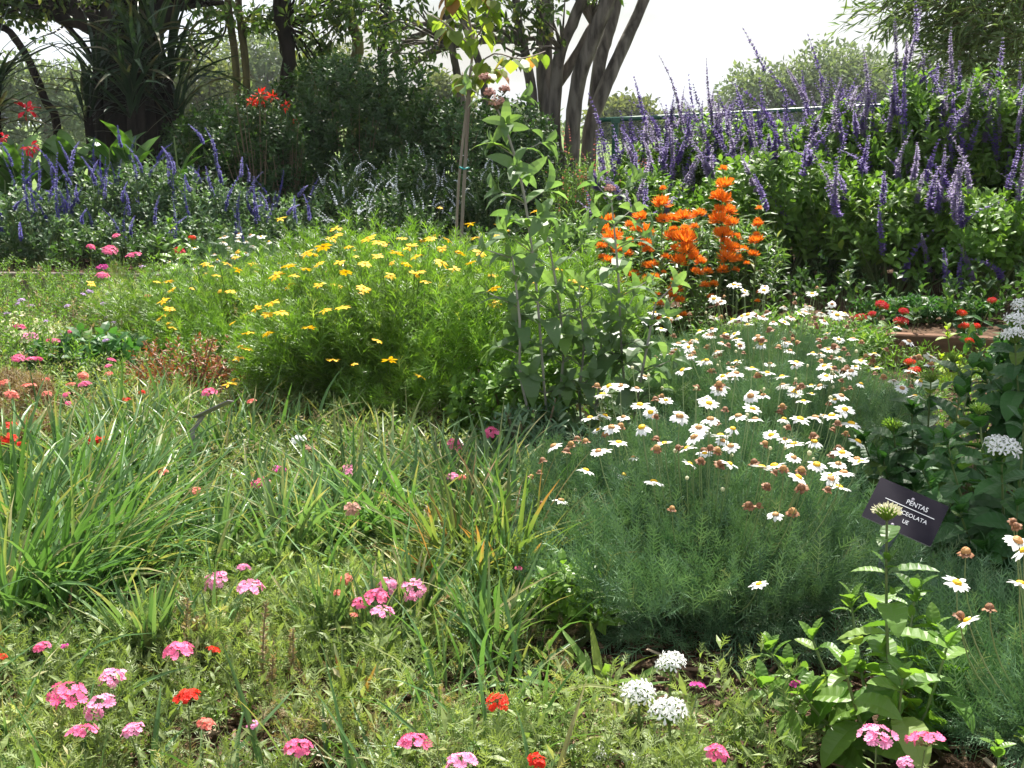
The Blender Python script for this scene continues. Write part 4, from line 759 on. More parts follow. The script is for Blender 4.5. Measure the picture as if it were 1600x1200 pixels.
# ---------------------------------------------------------------- yellow daisy bushes
YD = [daisy_meshes('yellow_petal', 'gold_disc', 'yellow', 1000 + i, [11, 13, 12, 10][i], .031, .007, [.0, .1, -.15, .3][i], .0095) for i in range(4)]
PIN = merge_t([leaf_t(3, .09, .4, .6, .5, .01)] + [xf(leaf_t(2, .10, .4, .6, .4, .01), [[c_, s_ * .8, 0], [-s_ * .8, c_, 0], [0, 0, 1]], .5, (0, y_, 0)) for y_, s_, c_ in ((.3, .8, .75), (.3, -.8, .75), (.55, .7, .8), (.55, -.7, .8))])
def yellow_bush(label, c, r, n_leaf, seed, flowers=(), nrand=0, ff=None, base=.05):
    b = Vector((c[0], c[1], gz(*c))); t = thing('yellow_daisy_bush', label, 'shrub', b, 'yellow daisy bushes'); rng, P, N = shrub_parts(t, seed, r, 'bright_leaf', PIN, .085, int(n_leaf * .42), 6, .030, 40, .42, 'green_stem', .17, upb=.9, spread=.75, base=base, thick=.005)
    gs = Geo(); ends = []
    for (x, y) in flowers:      # nearest point of the bush surface along the line of sight
        o = Vector((0, 0, CAM_H)) - b; d = ray(x, y); d.normalize(); rr = np.array(r) * 1.1; oo = np.array(tuple(o)) / rr; dd = np.array(tuple(d)) / rr; A = dd @ dd; B = oo @ dd; Cq = oo @ oo - 1; disc = B * B - A * Cq
        s = (-B - math.sqrt(disc)) / A if disc > 0 else -B / A
        ends.append(o + d * s)
    hi = P[(P[:, 2] > r[2] * .6)]
    for j in range(nrand):
        q = hi[rng.integers(len(hi))]
        ends.append(Vector((q[0] * 1.05, q[1] * 1.05, q[2] * 1.06 + .03)))
    E = np.array([tuple(e) for e in ends])
    if len(E):
        B0 = E * [.1, .1, 0] - [0, 0, .02]; tubes(gs, B0, (B0 + E) / 2 * [1.15, 1.15, .95] + rng.normal(0, .01, E.shape), E - [0, 0, .002], .0016, .0009, 6, 3); part('stem', gs, M['green_stem'], t)
    for j, e in enumerate(ends):
        pm, dm = YD[int(rng.integers(4))]; s = rng.uniform(.7, 1.05)
        if rng.random() < .12: pm = YOLD[0]; s = .5
        f = link('flower', pm, t, e, tilt(rng, .3, (e.x * .2, -.06)), s); link('flower_disc', dm, f)
    return t
YOLD = [daisy_meshes('gold_disc', 'gold_disc', 'old', 1010, 9, .028, .011, .9, .012)[0]]
yellow_bush('large rounded yellow daisy bush in the middle of the bed', (-.46, 4.95), (.80, .76, .69), 3900, 1101,
 [(568, 450), (590, 532), (608, 563), (656, 588), (520, 562), (553, 568), (482, 512), (508, 484), (535, 480), (648, 428), (655, 425), (490, 397), (530, 410), (600, 382), (590, 400), (500, 445), (425, 473), (400, 482), (440, 487), (388, 520), (418, 520), (376, 540), (372, 560), (365, 592), (358, 600), (620, 395), (612, 410), (660, 375), (735, 350), (780, 352), (700, 375), (720, 395), (770, 430), (540, 425), (478, 420), (460, 430), (385, 545), (418, 490), (610, 430), (690, 410), (525, 368), (525, 358), (480, 395), (650, 400), (742, 372), (640, 385), (575, 372), (592, 378), (628, 372), (672, 372), (690, 388), (716, 392), (505, 385), (556, 400), (570, 412), (450, 415), (432, 430), (498, 412), (636, 412), (665, 440), (710, 420), (735, 410), (750, 395), (545, 385)], 14, base=.04)
yellow_bush('yellow daisy bush behind left of the large one, many small blooms on its left side', (-1.38, 6.05), (.60, .6, .46), 1700, 1102,
 [(245, 440), (262, 440), (270, 452), (255, 470), (265, 482), (258, 492), (248, 498), (262, 505), (270, 512), (330, 415), (338, 430), (355, 412), (342, 455), (360, 455), (370, 402), (395, 412), (405, 418), (402, 425), (320, 412), (300, 450), (388, 488), (362, 505), (372, 422)], 4)
yellow_bush('yellow daisy bush at the back right, behind the tall drooping leaved stems', (.02, 5.75), (.62, .6, .62), 2000, 1103,
 [(758, 415), (835, 330), (845, 335), (828, 428), (830, 440), (895, 438), (870, 420), (775, 430), (798, 480), (740, 390), (680, 368), (665, 385), (900, 440), (790, 360)], 5)
yellow_bush('yellow daisy bush at the back centre, a low strip of blooms before the dark shrubs', (-.95, 6.5), (.7, .45, .44), 1200, 1104, [(520, 375), (580, 382), (470, 400), (440, 410), (600, 378), (560, 390), (450, 425)], 4)
# ---------------------------------------------------------------- white daisies: grey green feathery mounds
WD = [daisy_meshes('white_petal', 'gold_disc', 'white', 1020 + i, [14, 16, 12, 13, 17, 11, 15, 12][i], [.0265, .024, .027, .023, .025, .026, .022, .027][i], .0102, [.05, .2, -.2, .8, .1, 1.6, -.6, .4][i], [.0095, .008, .0105, .009, .008, .0085, .0095, .010][i]) for i in range(8)]
WT = [daisy_meshes('white_petal', 'tan_disc', 'white_old', 1030 + i, 13, .024, .0105, [.3, .8][i], .009) for i in range(2)]
BR = [daisy_meshes('brown_disc', ['brown_disc', 'tan_disc'][i % 2], 'spent', 1040 + i, 13, .013, .0095, 1.2, .006, .8) for i in range(3)]
FR = [frond_t(6, .018, .30, s) for s in range(3)]
def bud_mesh():
    g = Geo(); V = [(.005 * math.cos(i * 1.047) * math.cos(p_), .005 * math.sin(i * 1.047) * math.cos(p_), .005 * math.sin(p_) + .003) for p_ in (-1.2, -.4, .4, 1.2) for i in range(6)]
    g.add(V, [np.array([(j * 6 + i, j * 6 + (i + 1) % 6, j * 6 + 6 + (i + 1) % 6, j * 6 + 6 + i) for j in range(3) for i in range(6)]), np.array([(18, 19, 20, 21, 22, 23)])], .5); return g.mesh('bud', M['cream_petal'])
BUD = bud_mesh()
def white_mound(label, c, r, nfr, seed, flowers=(), nw=0, nb=0, nbud=0, zmin=.5, fh=.10, ybias=None, name='white_daisy_bush', sc_=1.0):
    b = Vector((c[0], c[1], gz(*c))); t = thing(name, label, 'daisy bush', b, 'white daisy bushes'); rng = np.random.default_rng(seed); g = Geo(); P, N = dome(rng, nfr, (r[0], r[1], r[2] * .58), .5, -.75, .19, seed); P[:, 2] = np.maximum(P[:, 2] + r[2] * .40, .01); K = len(P)
    D = nrm(N * .8 + np.array([0, 0, .7]) + jit(rng, K, .35)); v0 = rng.random(K)
    for q in range(3):
        d = nrm(D + jit(rng, K, .3)); g.inst(FR[q], P - D * .03 * q, frames(d, nrm(jit(rng, K, 1))), .085 * rng.uniform(.5, 1.35, K), np.clip(v0 * .7 + rng.random(K) * .3, 0, 1))
    part('foliage', g, M['silver_frond'], t); gs = Geo(); ix = rng.integers(0, K, 90); e = P[ix]; B = e * [.15, .15, 0]; tubes(gs, B, (B + e) / 2 * [1, 1, 1.1], e, .0022, .0011, 4, 4)
    ends = []
    for (x, y, k_) in flowers:
        o = Vector((0, 0, CAM_H)) - b; d = ray(x, y).normalized(); rr = np.array(r) + fh; oo = np.array(tuple(o)) / rr; dd = np.array(tuple(d)) / rr; A = dd @ dd; Bq = oo @ dd; Cq = oo @ oo - 1; disc = Bq * Bq - A * Cq
        s = (-Bq - math.sqrt(disc)) / A if disc > 0 else -Bq / A
        p = o + d * s; ends.append((p, k_))
    hi = P[(P[:, 2] > r[2] * zmin) & (N[:, 2] > .25)] if (P[:, 2] > r[2] * zmin).any() else P
    for k_, n_ in (('w', nw), ('b', nb), ('u', nbud)):
        for j in range(n_):
            q = hi[rng.integers(len(hi))]; h_ = fh * rng.uniform(.5, 1.25); ends.append((Vector((q[0] * (1 + h_ * .5), q[1] * (1 + h_ * .5), q[2] + h_)), k_))
    E = np.array([tuple(e[0]) for e in ends])
    if len(E):
        B0 = E * [.2, .2, 0] - [0, 0, .02]; MD = E * [.9, .9, .5] + rng.normal(0, .012, E.shape); tubes(gs, B0, MD, E, .0019, .0012, 7, 4)
    part('stem', gs, M['pale_stem'], t)
    for e, k_ in ends:
        q = tilt(rng, .27, (e.x * .15, -.04))
        if k_ == 'u': link('bud', BUD, t, e, q, rng.uniform(.8, 1.2)); continue
        if k_ == 'b': pm, dm = BR[int(rng.integers(3))]; f = link('spent_flower', pm, t, e, q, rng.uniform(.65, 1.0) * sc_)
        else:
            pm, dm = (WD[int(rng.integers(8))] if rng.random() < .58 else WT[int(rng.integers(2))]); f = link('flower', pm, t, e, q, rng.uniform(.68, 1.0) * sc_)
        link('flower_disc', dm, f)
    return t
white_mound('big front mound of white daisies over dark feathery foliage, beside the tilted black sign', (.50, 2.98), (.43, .52, .28), 5600, 1201,
 [(x, y, 'w') for x, y in [(935, 705), (995, 607), (1000, 633), (1003, 668), (1038, 693), (1062, 650), (1085, 683), (1092, 668), (1108, 630), (1145, 670), (1142, 697), (1140, 725), (1186, 913), (1210, 728), (1240, 715), (1276, 726), (1298, 748), (1340, 690), (1320, 640), (1345, 722), (1205, 680), (1272, 690), (1310, 725), (1110, 655), (1250, 655), (1330, 662), (1180, 655), (1225, 655)]] +
 [(x, y, 'b') for x, y in [(1050, 795), (1170, 790), (1186, 790), (1026, 701), (1110, 700), (1133, 640), (1060, 700), (1210, 738), (1252, 735), (1293, 765), (1310, 700), (1095, 720)]], 40, 30, 14, .78, .18)
white_mound('small left mound of white daisies with spent brown heads beside the strappy grass', (.20, 3.22), (.20, .28, .22), 1900, 1202,
 [(x, y, 'w') for x, y in [(865, 697), (922, 653), (942, 617), (945, 705), (915, 735), (935, 672), (945, 650), (990, 715), (877, 782), (975, 742)]] + [(x, y, 'b') for x, y in [(848, 720), (843, 738), (830, 745), (847, 787), (903, 817), (983, 757), (915, 690), (885, 705)]], 0, 4, 3)
white_mound('middle mound of white daisies crowded with spent brown heads', (.98, 3.95), (.50, .5, .28), 4600, 1203, [(x, y, 'w') for x, y in [(1345, 600), (1430, 620), (1370, 575), (1330, 580), (1300, 575), (1305, 625)]], 44, 48, 10, .6, .19)
white_mound('rear mound of white daisies on tall thin stems in front of the dark salvia', (1.0, 4.95), (.58, .5, .24), 3600, 1204, [(x, y, 'w') for x, y in [(1234, 548), (1290, 545), (1300, 475), (1320, 490), (1308, 492), (1250, 490), (1225, 480), (1265, 480), (1180, 492), (1160, 495), (1145, 500)]], 46, 34, 8, .5, .22)
white_mound('small left rear mound of white daisies under the arching lance leaves', (.66, 4.45), (.28, .35, .28), 1200, 1205, [], 24, 18, 3, .5, .14)
white_mound('low white daisy clump at the right edge before the dark broad leaves', (1.13, 2.30), (.30, .40, .15), 2900, 1206, [(x, y, 'w') for x, y in [(1495, 911), (1512, 970), (1590, 845), (1594, 912), (1600, 860)]] + [(x, y, 'b') for x, y in [(1509, 863), (1500, 962), (1583, 815), (1588, 822), (1546, 950)]], 0, 0, 5, .4, .30)
white_mound('far small clump of white daisies behind the left yellow bush', (-1.5, 6.75), (.42, .3, .48), 900, 1207, [(x, y, 'w') for x, y in [(345, 372), (350, 380), (372, 370), (408, 370), (420, 378), (395, 385), (335, 398), (265, 410), (385, 378)]], 22, 2, 0, .6, .08)

# ---------------------------------------------------------------- pentas (broad ribbed leaves in pairs)
PL = [leaf_t(13, .48, .65, .8, b_, .05, .0, .011) for b_ in (.6, 1.0, 1.5)]
def whitehead(seed, mat='white_petal', n=30, R=.030, bud=False):
    rng = np.random.default_rng(seed); g = Geo(); i = np.arange(n); th = np.arccos(1 - (i + .5) / n * .95); a = i * 2.39996; D = np.stack([np.sin(th) * np.cos(a), np.sin(th) * np.sin(a), np.cos(th)], -1); P = D * np.array([R, R, R * .62]) * rng.uniform(.82, 1.1, (n, 1)); A, B = ortho(nrm(D + jit(rng, n, .2)))
    base = np.tile([[0, 0, -R * .6]], (n, 1)) + D * [.004, .004, 0]; tubes(g, base, P * .5 + base * .5 + D * .003, P, .0007, .0013, 2, 4, 1, .9)
    if bud: g.inst(leaf_t(2, .5, .5, .5, .2, .1), P, frames(D, A), .010, .8, 0)
    else:
        g.inst(STAR, P, np.stack([A, B, D], -1) , rng.uniform(.010, .0135, n), rng.random(n), 0)
    return g.mesh('flower_head', [M[mat], M['new_leaf']])
PH = [whitehead(s) for s in range(3)]; PB = [whitehead(10, 'cream_petal', 50, .022, True), whitehead(11, 'new_leaf', 40, .018, True)]
PR = [whitehead(20 + s, 'crimson', 36) for s in range(2)]; PO = [whitehead(25 + s, 'hot_red', 30) for s in range(2)]
def pentas(label, base, stems, seed, leafmat='pentas_dark', L=.10, group=None, gap=.055, name='pentas_plant', low=.2, aim=0, cat='pentas'):
    """stems: list of (top point, head mesh or None, head scale)"""
    rng = np.random.default_rng(seed); b = Vector(base); t = thing(name, label, cat, b, group); gs = Geo(); gl = Geo()
    for tp, hd, hs in stems:
        p = Vector(tp) - b; st = Vector((p.x * .1 + rng.normal(0, .01), p.y * .1 + rng.normal(0, .01), -.01)); mid = Vector((p.x * .75, p.y * .75, p.z * .45)); tubes(gs, [st], [mid], [p], .0042, .0022, 6, 6)
        n = max(2, int(p.length * (1 - low) / gap)); az = rng.uniform(0, 3)
        for i in range(n):
            u = low + (1 - low) * (i + .6) / n * (.93 if hd else 1); q = st * (1 - u) ** 2 + mid * (2 * u * (1 - u)) + p * u * u; ax = nrm(np.array(tuple(mid * (1 - u) + p * u - st * (1 - u) - mid * u)) + [0, 0, .01]); az += 1.57 + rng.normal(0, .2); A, B = ortho(ax[None])
            f = (1.05 - .6 * max(0, u - .55) / .45) * (.7 if u > .92 else 1)
            for s in (0, math.pi):
                a = az + s; el = rng.uniform(-.05, .45) if u < .8 else rng.uniform(.4, .9); D = A * math.cos(a) + B * math.sin(a) + ax * el; gl.inst(PL[int(rng.integers(3))], np.array([tuple(q)]), frames(D, ax[None]), L * f * rng.uniform(.75, 1.15), rng.random(1))
            if rng.random() < .5: shoots(gl, PL[0], np.array([tuple(q)]) + ax * .01, nrm(ax[None] + A * math.cos(az + 1) * .8), rng, 2, .012, L * .35, .7, 2)
        if not hd:
            shoots(gl, PL[0], np.array([tuple(p)]), np.array([[0, 0, 1.]]), rng, 2, .008, L * .45, .7, 2)
    part('stem', gs, M['green_stem'], t); part('foliage', gl, M[leafmat], t)
    for tp, hd, hs in stems:
        if hd: link('flower_head', hd, t, Vector(tp) - b, tilt(rng, .12), hs)
    return t
Yp = 2.12
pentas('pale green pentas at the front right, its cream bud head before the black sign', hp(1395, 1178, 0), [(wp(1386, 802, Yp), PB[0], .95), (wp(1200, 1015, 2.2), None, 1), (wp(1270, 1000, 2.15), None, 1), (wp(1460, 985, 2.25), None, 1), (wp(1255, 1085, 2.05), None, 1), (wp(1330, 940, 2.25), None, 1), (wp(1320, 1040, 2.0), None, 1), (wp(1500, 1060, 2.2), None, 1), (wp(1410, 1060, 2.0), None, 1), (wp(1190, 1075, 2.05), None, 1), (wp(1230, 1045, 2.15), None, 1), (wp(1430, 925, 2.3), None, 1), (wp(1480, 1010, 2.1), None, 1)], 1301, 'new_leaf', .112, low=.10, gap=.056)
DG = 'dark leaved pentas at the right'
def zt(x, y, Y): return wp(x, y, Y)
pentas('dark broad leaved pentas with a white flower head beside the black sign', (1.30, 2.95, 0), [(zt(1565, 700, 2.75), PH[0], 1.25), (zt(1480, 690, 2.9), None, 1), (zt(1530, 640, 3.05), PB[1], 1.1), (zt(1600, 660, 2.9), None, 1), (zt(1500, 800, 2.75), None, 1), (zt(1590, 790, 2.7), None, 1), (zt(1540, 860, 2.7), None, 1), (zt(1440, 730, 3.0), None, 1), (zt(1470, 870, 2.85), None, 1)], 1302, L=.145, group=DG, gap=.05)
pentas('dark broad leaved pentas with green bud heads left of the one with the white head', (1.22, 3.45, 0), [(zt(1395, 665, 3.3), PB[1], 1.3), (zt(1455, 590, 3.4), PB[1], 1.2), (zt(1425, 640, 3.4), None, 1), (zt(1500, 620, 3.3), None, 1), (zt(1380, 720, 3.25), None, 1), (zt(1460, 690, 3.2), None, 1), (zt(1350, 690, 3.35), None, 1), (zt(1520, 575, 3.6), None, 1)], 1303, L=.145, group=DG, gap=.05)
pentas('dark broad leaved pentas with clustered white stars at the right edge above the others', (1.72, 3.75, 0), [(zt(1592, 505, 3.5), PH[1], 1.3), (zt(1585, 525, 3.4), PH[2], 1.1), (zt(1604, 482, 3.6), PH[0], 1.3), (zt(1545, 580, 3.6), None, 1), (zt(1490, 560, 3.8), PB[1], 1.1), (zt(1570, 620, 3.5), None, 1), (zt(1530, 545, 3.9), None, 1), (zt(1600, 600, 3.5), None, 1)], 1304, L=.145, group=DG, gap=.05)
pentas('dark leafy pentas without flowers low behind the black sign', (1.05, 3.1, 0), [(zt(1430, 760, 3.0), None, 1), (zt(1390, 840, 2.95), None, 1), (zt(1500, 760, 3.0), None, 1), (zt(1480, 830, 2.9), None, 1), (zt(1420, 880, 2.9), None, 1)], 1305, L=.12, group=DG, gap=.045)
pentas('leafy pentas cut by the bottom right corner', hp(1575, 1280, 0), [(wp(1560, 1170, 1.95), None, 1), (wp(1610, 1150, 1.95), None, 1)], 1306, 'new_leaf', .07)
WGp = 'white flowered pentas at the bottom'
pentas('white flowered pentas highest of the three at the bottom, before the dark foliage', hp(1050, 1150, 0), [(hp(1048, 1036, .145), PH[0], .85)], 1311, 'cover_leaf', .045, WGp, .03)
pentas('white flowered pentas left of the three at the bottom over bare mulch', hp(1005, 1190, 0), [(hp(998, 1084, .125), PH[1], 1.0), (hp(985, 1130, .07), None, 1)], 1312, 'cover_leaf', .05, WGp, .03)
pentas('white flowered pentas lowest and widest of the three at the bottom', hp(1055, 1215, 0), [(hp(1045, 1113, .125), PH[2], 1.1), (hp(1085, 1160, .08), None, 1), (hp(1020, 1150, .09), None, 1)], 1313, 'cover_leaf', .055, WGp, .03)
pentas('tiny white starry flowers cut by the bottom edge left of the white heads', hp(950, 1230, 0), [(hp(935, 1178, .06), PH[1], .75), (hp(985, 1185, .05), PH[0], .5)], 1314, 'cover_leaf', .045, WGp, .03)
pentas('small leafy seedling beside the front right pentas at the bottom', hp(1165, 1165, 0), [(hp(1160, 1110, .09), None, 1), (hp(1190, 1130, .07), None, 1), (hp(1130, 1140, .06), None, 1)], 1315, 'new_leaf', .05, None, .03)
pentas('small upright green leafy plant on the mulch left of the white flower heads', hp(830, 1165, 0), [(hp(840, 1095, .09), None, 1), (hp(815, 1120, .06), None, 1)], 1316, 'cover_leaf', .045, None, .03)
RG = 'red flowers before the reddish timber edging'
pentas('dark red pentas standing highest before the deep shade of the salvias', (1.84, 6.12, BED_Z), [(wp(1378, 478, 6.0), PR[0], 1.1), (wp(1345, 497, 6.0), PR[1], .95), (wp(1364, 492, 6.02), PR[0], .8)], 1321, 'pentas_dark', .07, RG, .06)
pentas('dark red pentas with two heads one above the other, right of the highest one', (1.98, 6.1, BED_Z), [(wp(1412, 487, 6.0), PR[0], .8), (wp(1408, 503, 5.98), PR[1], 1.1)], 1322, 'pentas_dark', .07, RG, .06)
pentas('orange red flowers in front of the timber edging, nearer than the others', (1.60, 4.8, 0), [(wp(1428, 580, 4.6), PO[0], .8), (wp(1422, 566, 4.65), PO[1], .7)], 1323, 'pentas_dark', .07, RG, .06)
pentas('orange red flowers stacked above the right part of the timber edging', (2.3, 6.0, BED_Z), [(wp(1503, 490, 5.9), PO[0], .8), (wp(1506, 510, 5.85), PO[1], .8), (wp(1525, 510, 5.85), PO[0], .7), (wp(1550, 470, 5.9), PR[1], .7), (wp(1515, 533, 5.6), PO[0], .7)], 1324, 'pentas_dark', .07, RG, .06)
pentas('lime green sprout glowing in front of the timber edging', (2.05, 5.45, 0), [(wp(1480, 515, 5.4), None, 1), (wp(1470, 560, 5.3), None, 1), (wp(1500, 565, 5.2), None, 1)], 1325, 'lime_leaf', .09, None, .10, 'lime_plant', cat='plant')
pentas('bright leafy hollyhock like sprout rising behind the pink flowers at the left edging', (-2.2, 7.9, 0), [(wp(265, 350, 7.8), None, 1), (wp(300, 372, 7.8), PO[0], .8), (wp(245, 375, 7.8), None, 1), (wp(280, 395, 7.7), None, 1)], 1326, 'bright_leaf', .14, None, .08, 'bright_leaf_plant', cat='plant')
# filler plants round the right hand edging
for i, (x, y, r, mt, lf, sz, lab) in enumerate([(2.55, 5.35, (.4, .3, .33), 'pentas_dark', OV3, .08, 'low dark leafy plant before the right end of the timber edging'), (3.0, 6.0, (.45, .4, .6), 'salvia_leaf', OV3, .08, 'bushy green plant at the right edge behind the clustered white stars'),
  (1.35, 5.75, (.5, .22, .26), 'salvia_leaf', LN, .07, 'low sprawling plant just before the left end of the reddish edging'), (2.2, 6.35, (.4, .15, .10), 'pentas_dark', OV, .04, 'dark low foliage behind the reddish timber edging')]):
    b = Vector((x, y, gz(x, y))); t = thing('leafy_plant', lab, 'plant', b); shrub_parts(t, 1330 + i, r, mt, lf, sz, 420, 4, sz * .4, 10, .5, 'green_stem', .1)
# deep shade low foliage in front of the salvias at right
# ---------------------------------------------------------------- plant labels
def text_mesh(s, size, name):
    cu = bpy.data.curves.new(name, 'FONT'); cu.body = s; cu.size = size; cu.align_x = 'CENTER'; cu.align_y = 'CENTER'; cu.extrude = .0003; cu.resolution_u = 3
    o = bpy.data.objects.new(name, cu); C.objects.link(o); dg = bpy.context.evaluated_depsgraph_get(); me = bpy.data.meshes.new_from_object(o.evaluated_get(dg)); bpy.data.objects.remove(o); me.materials.clear(); me.materials.append(M['sign_ink']); return me
def plate(w, h, th, rad=.004):
    V = []; n = 5
    for z in (0, th):
        for cx_, cy_, a0 in ((w / 2 - rad, h / 2 - rad, 0), (-w / 2 + rad, h / 2 - rad, 90), (-w / 2 + rad, -h / 2 + rad, 180), (w / 2 - rad, -h / 2 + rad, 270)):
            for k_ in range(n): a = math.radians(a0 + 90 * k_ / (n - 1)); V.append((cx_ + rad * math.cos(a), cy_ + rad * math.sin(a), z))
    m = 4 * n; g = Geo(); g.add(V, [np.array([tuple(range(m, 2 * m)), tuple(range(m - 1, -1, -1))])], .5, 0); g.add(V, np.array([(i, (i + 1) % m, m + (i + 1) % m, m + i) for i in range(m)]), .5, 1); return g
Ysg = 2.58; Wv = Vector((.139, -.07, -.05)).normalized(); Hd = Vector((-.074, -.083, -.089)).normalized(); Zn = Wv.cross(-Hd).normalized(); Up = Zn.cross(Wv); Rm = Matrix((Wv, Up, Zn)).transposed()
cS = wp(1414, 800, Ysg); t = thing('plant_label', 'tilted black plant label reading PENTAS on a grey metal post', 'sign', (cS.x - .035, cS.y + .03, 0)); b = Vector(t.location)
pl = part('plate', plate(.158, .112, .004), [M['sign_face'], M['sign_edge']], t, cS - b, Rm.to_quaternion())
for s_, sz, x, y in (('PENTAS', .0175, .018, .024), ('LANCEOLATA', .0145, .010, -.006), ('UE', .0145, .010, -.026)):
    link('lettering', text_mesh(s_, sz, 'lettering'), pl, (x, y, .0044), None, (.80 if len(s_) < 9 else .9, 1, 1))
g = Geo(); box(g, (.006, .0105, .0043), (.112, .0017, .0006)); part('printed_line', g, M['sign_ink'], pl)
for y in (.036, -.044):
    g = Geo(); V = [(.0038 * math.cos(i * .785) * q, .0038 * math.sin(i * .785) * q, z) for q, z in ((1, .004), (.75, .0055), (.2, .006)) for i in range(8)]; g.add(V, [np.array([(j * 8 + i, j * 8 + (i + 1) % 8, j * 8 + 8 + (i + 1) % 8, j * 8 + 8 + i) for j in (0, 1) for i in range(8)]), np.array([tuple(range(16, 24))])]); part('rivet', g, M['sign_edge'], pl, (.004 if y > 0 else -.012, y, 0))
g = Geo(); pt = [Vector((0, 0, -.06)), Vector((0, 0, .12)), wp(1381, 862, Ysg + .05) - b, cS + Up * -.02 - Zn * .004 - b]
V = []
for q, wd in zip(pt, (.009, .009, .009, .013)): V += [tuple(q + Vector((-wd, 0, 0))), tuple(q + Vector((wd, 0, 0))), tuple(q + Vector((wd, .003, 0))), tuple(q + Vector((-wd, .003, 0)))]
g.add(V, np.array([(k_ * 4 + j, k_ * 4 + (j + 1) % 4, k_ * 4 + 4 + (j + 1) % 4, k_ * 4 + 4 + j) for k_ in range(3) for j in range(4)] + [(3, 2, 1, 0), (12, 13, 14, 15)])); part('post', g, M['sign_post'], t)
# second label seen nearly edge-on, left
cS = wp(333, 640, 3.75); t = thing('plant_label', 'faded grey plant label seen almost edge on, left of the yellow bush', 'sign', (cS.x - .07, cS.y, 0)); b = Vector(t.location)
Wv = Vector((.88, .12, .40)).normalized(); Zn = Vector((-.25, -.33, .75)); Zn = (Zn - Wv * Zn.dot(Wv)).normalized(); Up = Zn.cross(Wv); Rm = Matrix((Wv, Up, Zn)).transposed()
part('plate', plate(.125, .09, .003), [M['old_sign'], M['old_sign']], t, cS - b + Vector((0, 0, 0)), (Rm.to_quaternion() @ Matrix.Rotation(math.radians(-36), 4, 'X').to_quaternion()))
g = Geo(); q = cS - b; pt = [Vector((0, 0, -.05)), Vector((0, 0, q.z - .07)), q + Vector((-.035, .004, -.022))]; V = []
for q_, wd in zip(pt, (.007, .007, .009)): V += [tuple(q_ + Vector((-wd, 0, 0))), tuple(q_ + Vector((wd, 0, 0))), tuple(q_ + Vector((wd, .003, 0))), tuple(q_ + Vector((-wd, .003, 0)))]
g.add(V, np.array([(k_ * 4 + j, k_ * 4 + (j + 1) % 4, k_ * 4 + 4 + (j + 1) % 4, k_ * 4 + 4 + j) for k_ in range(2) for j in range(4)] + [(3, 2, 1, 0), (8, 9, 10, 11)])); part('post', g, M['old_sign'], t)

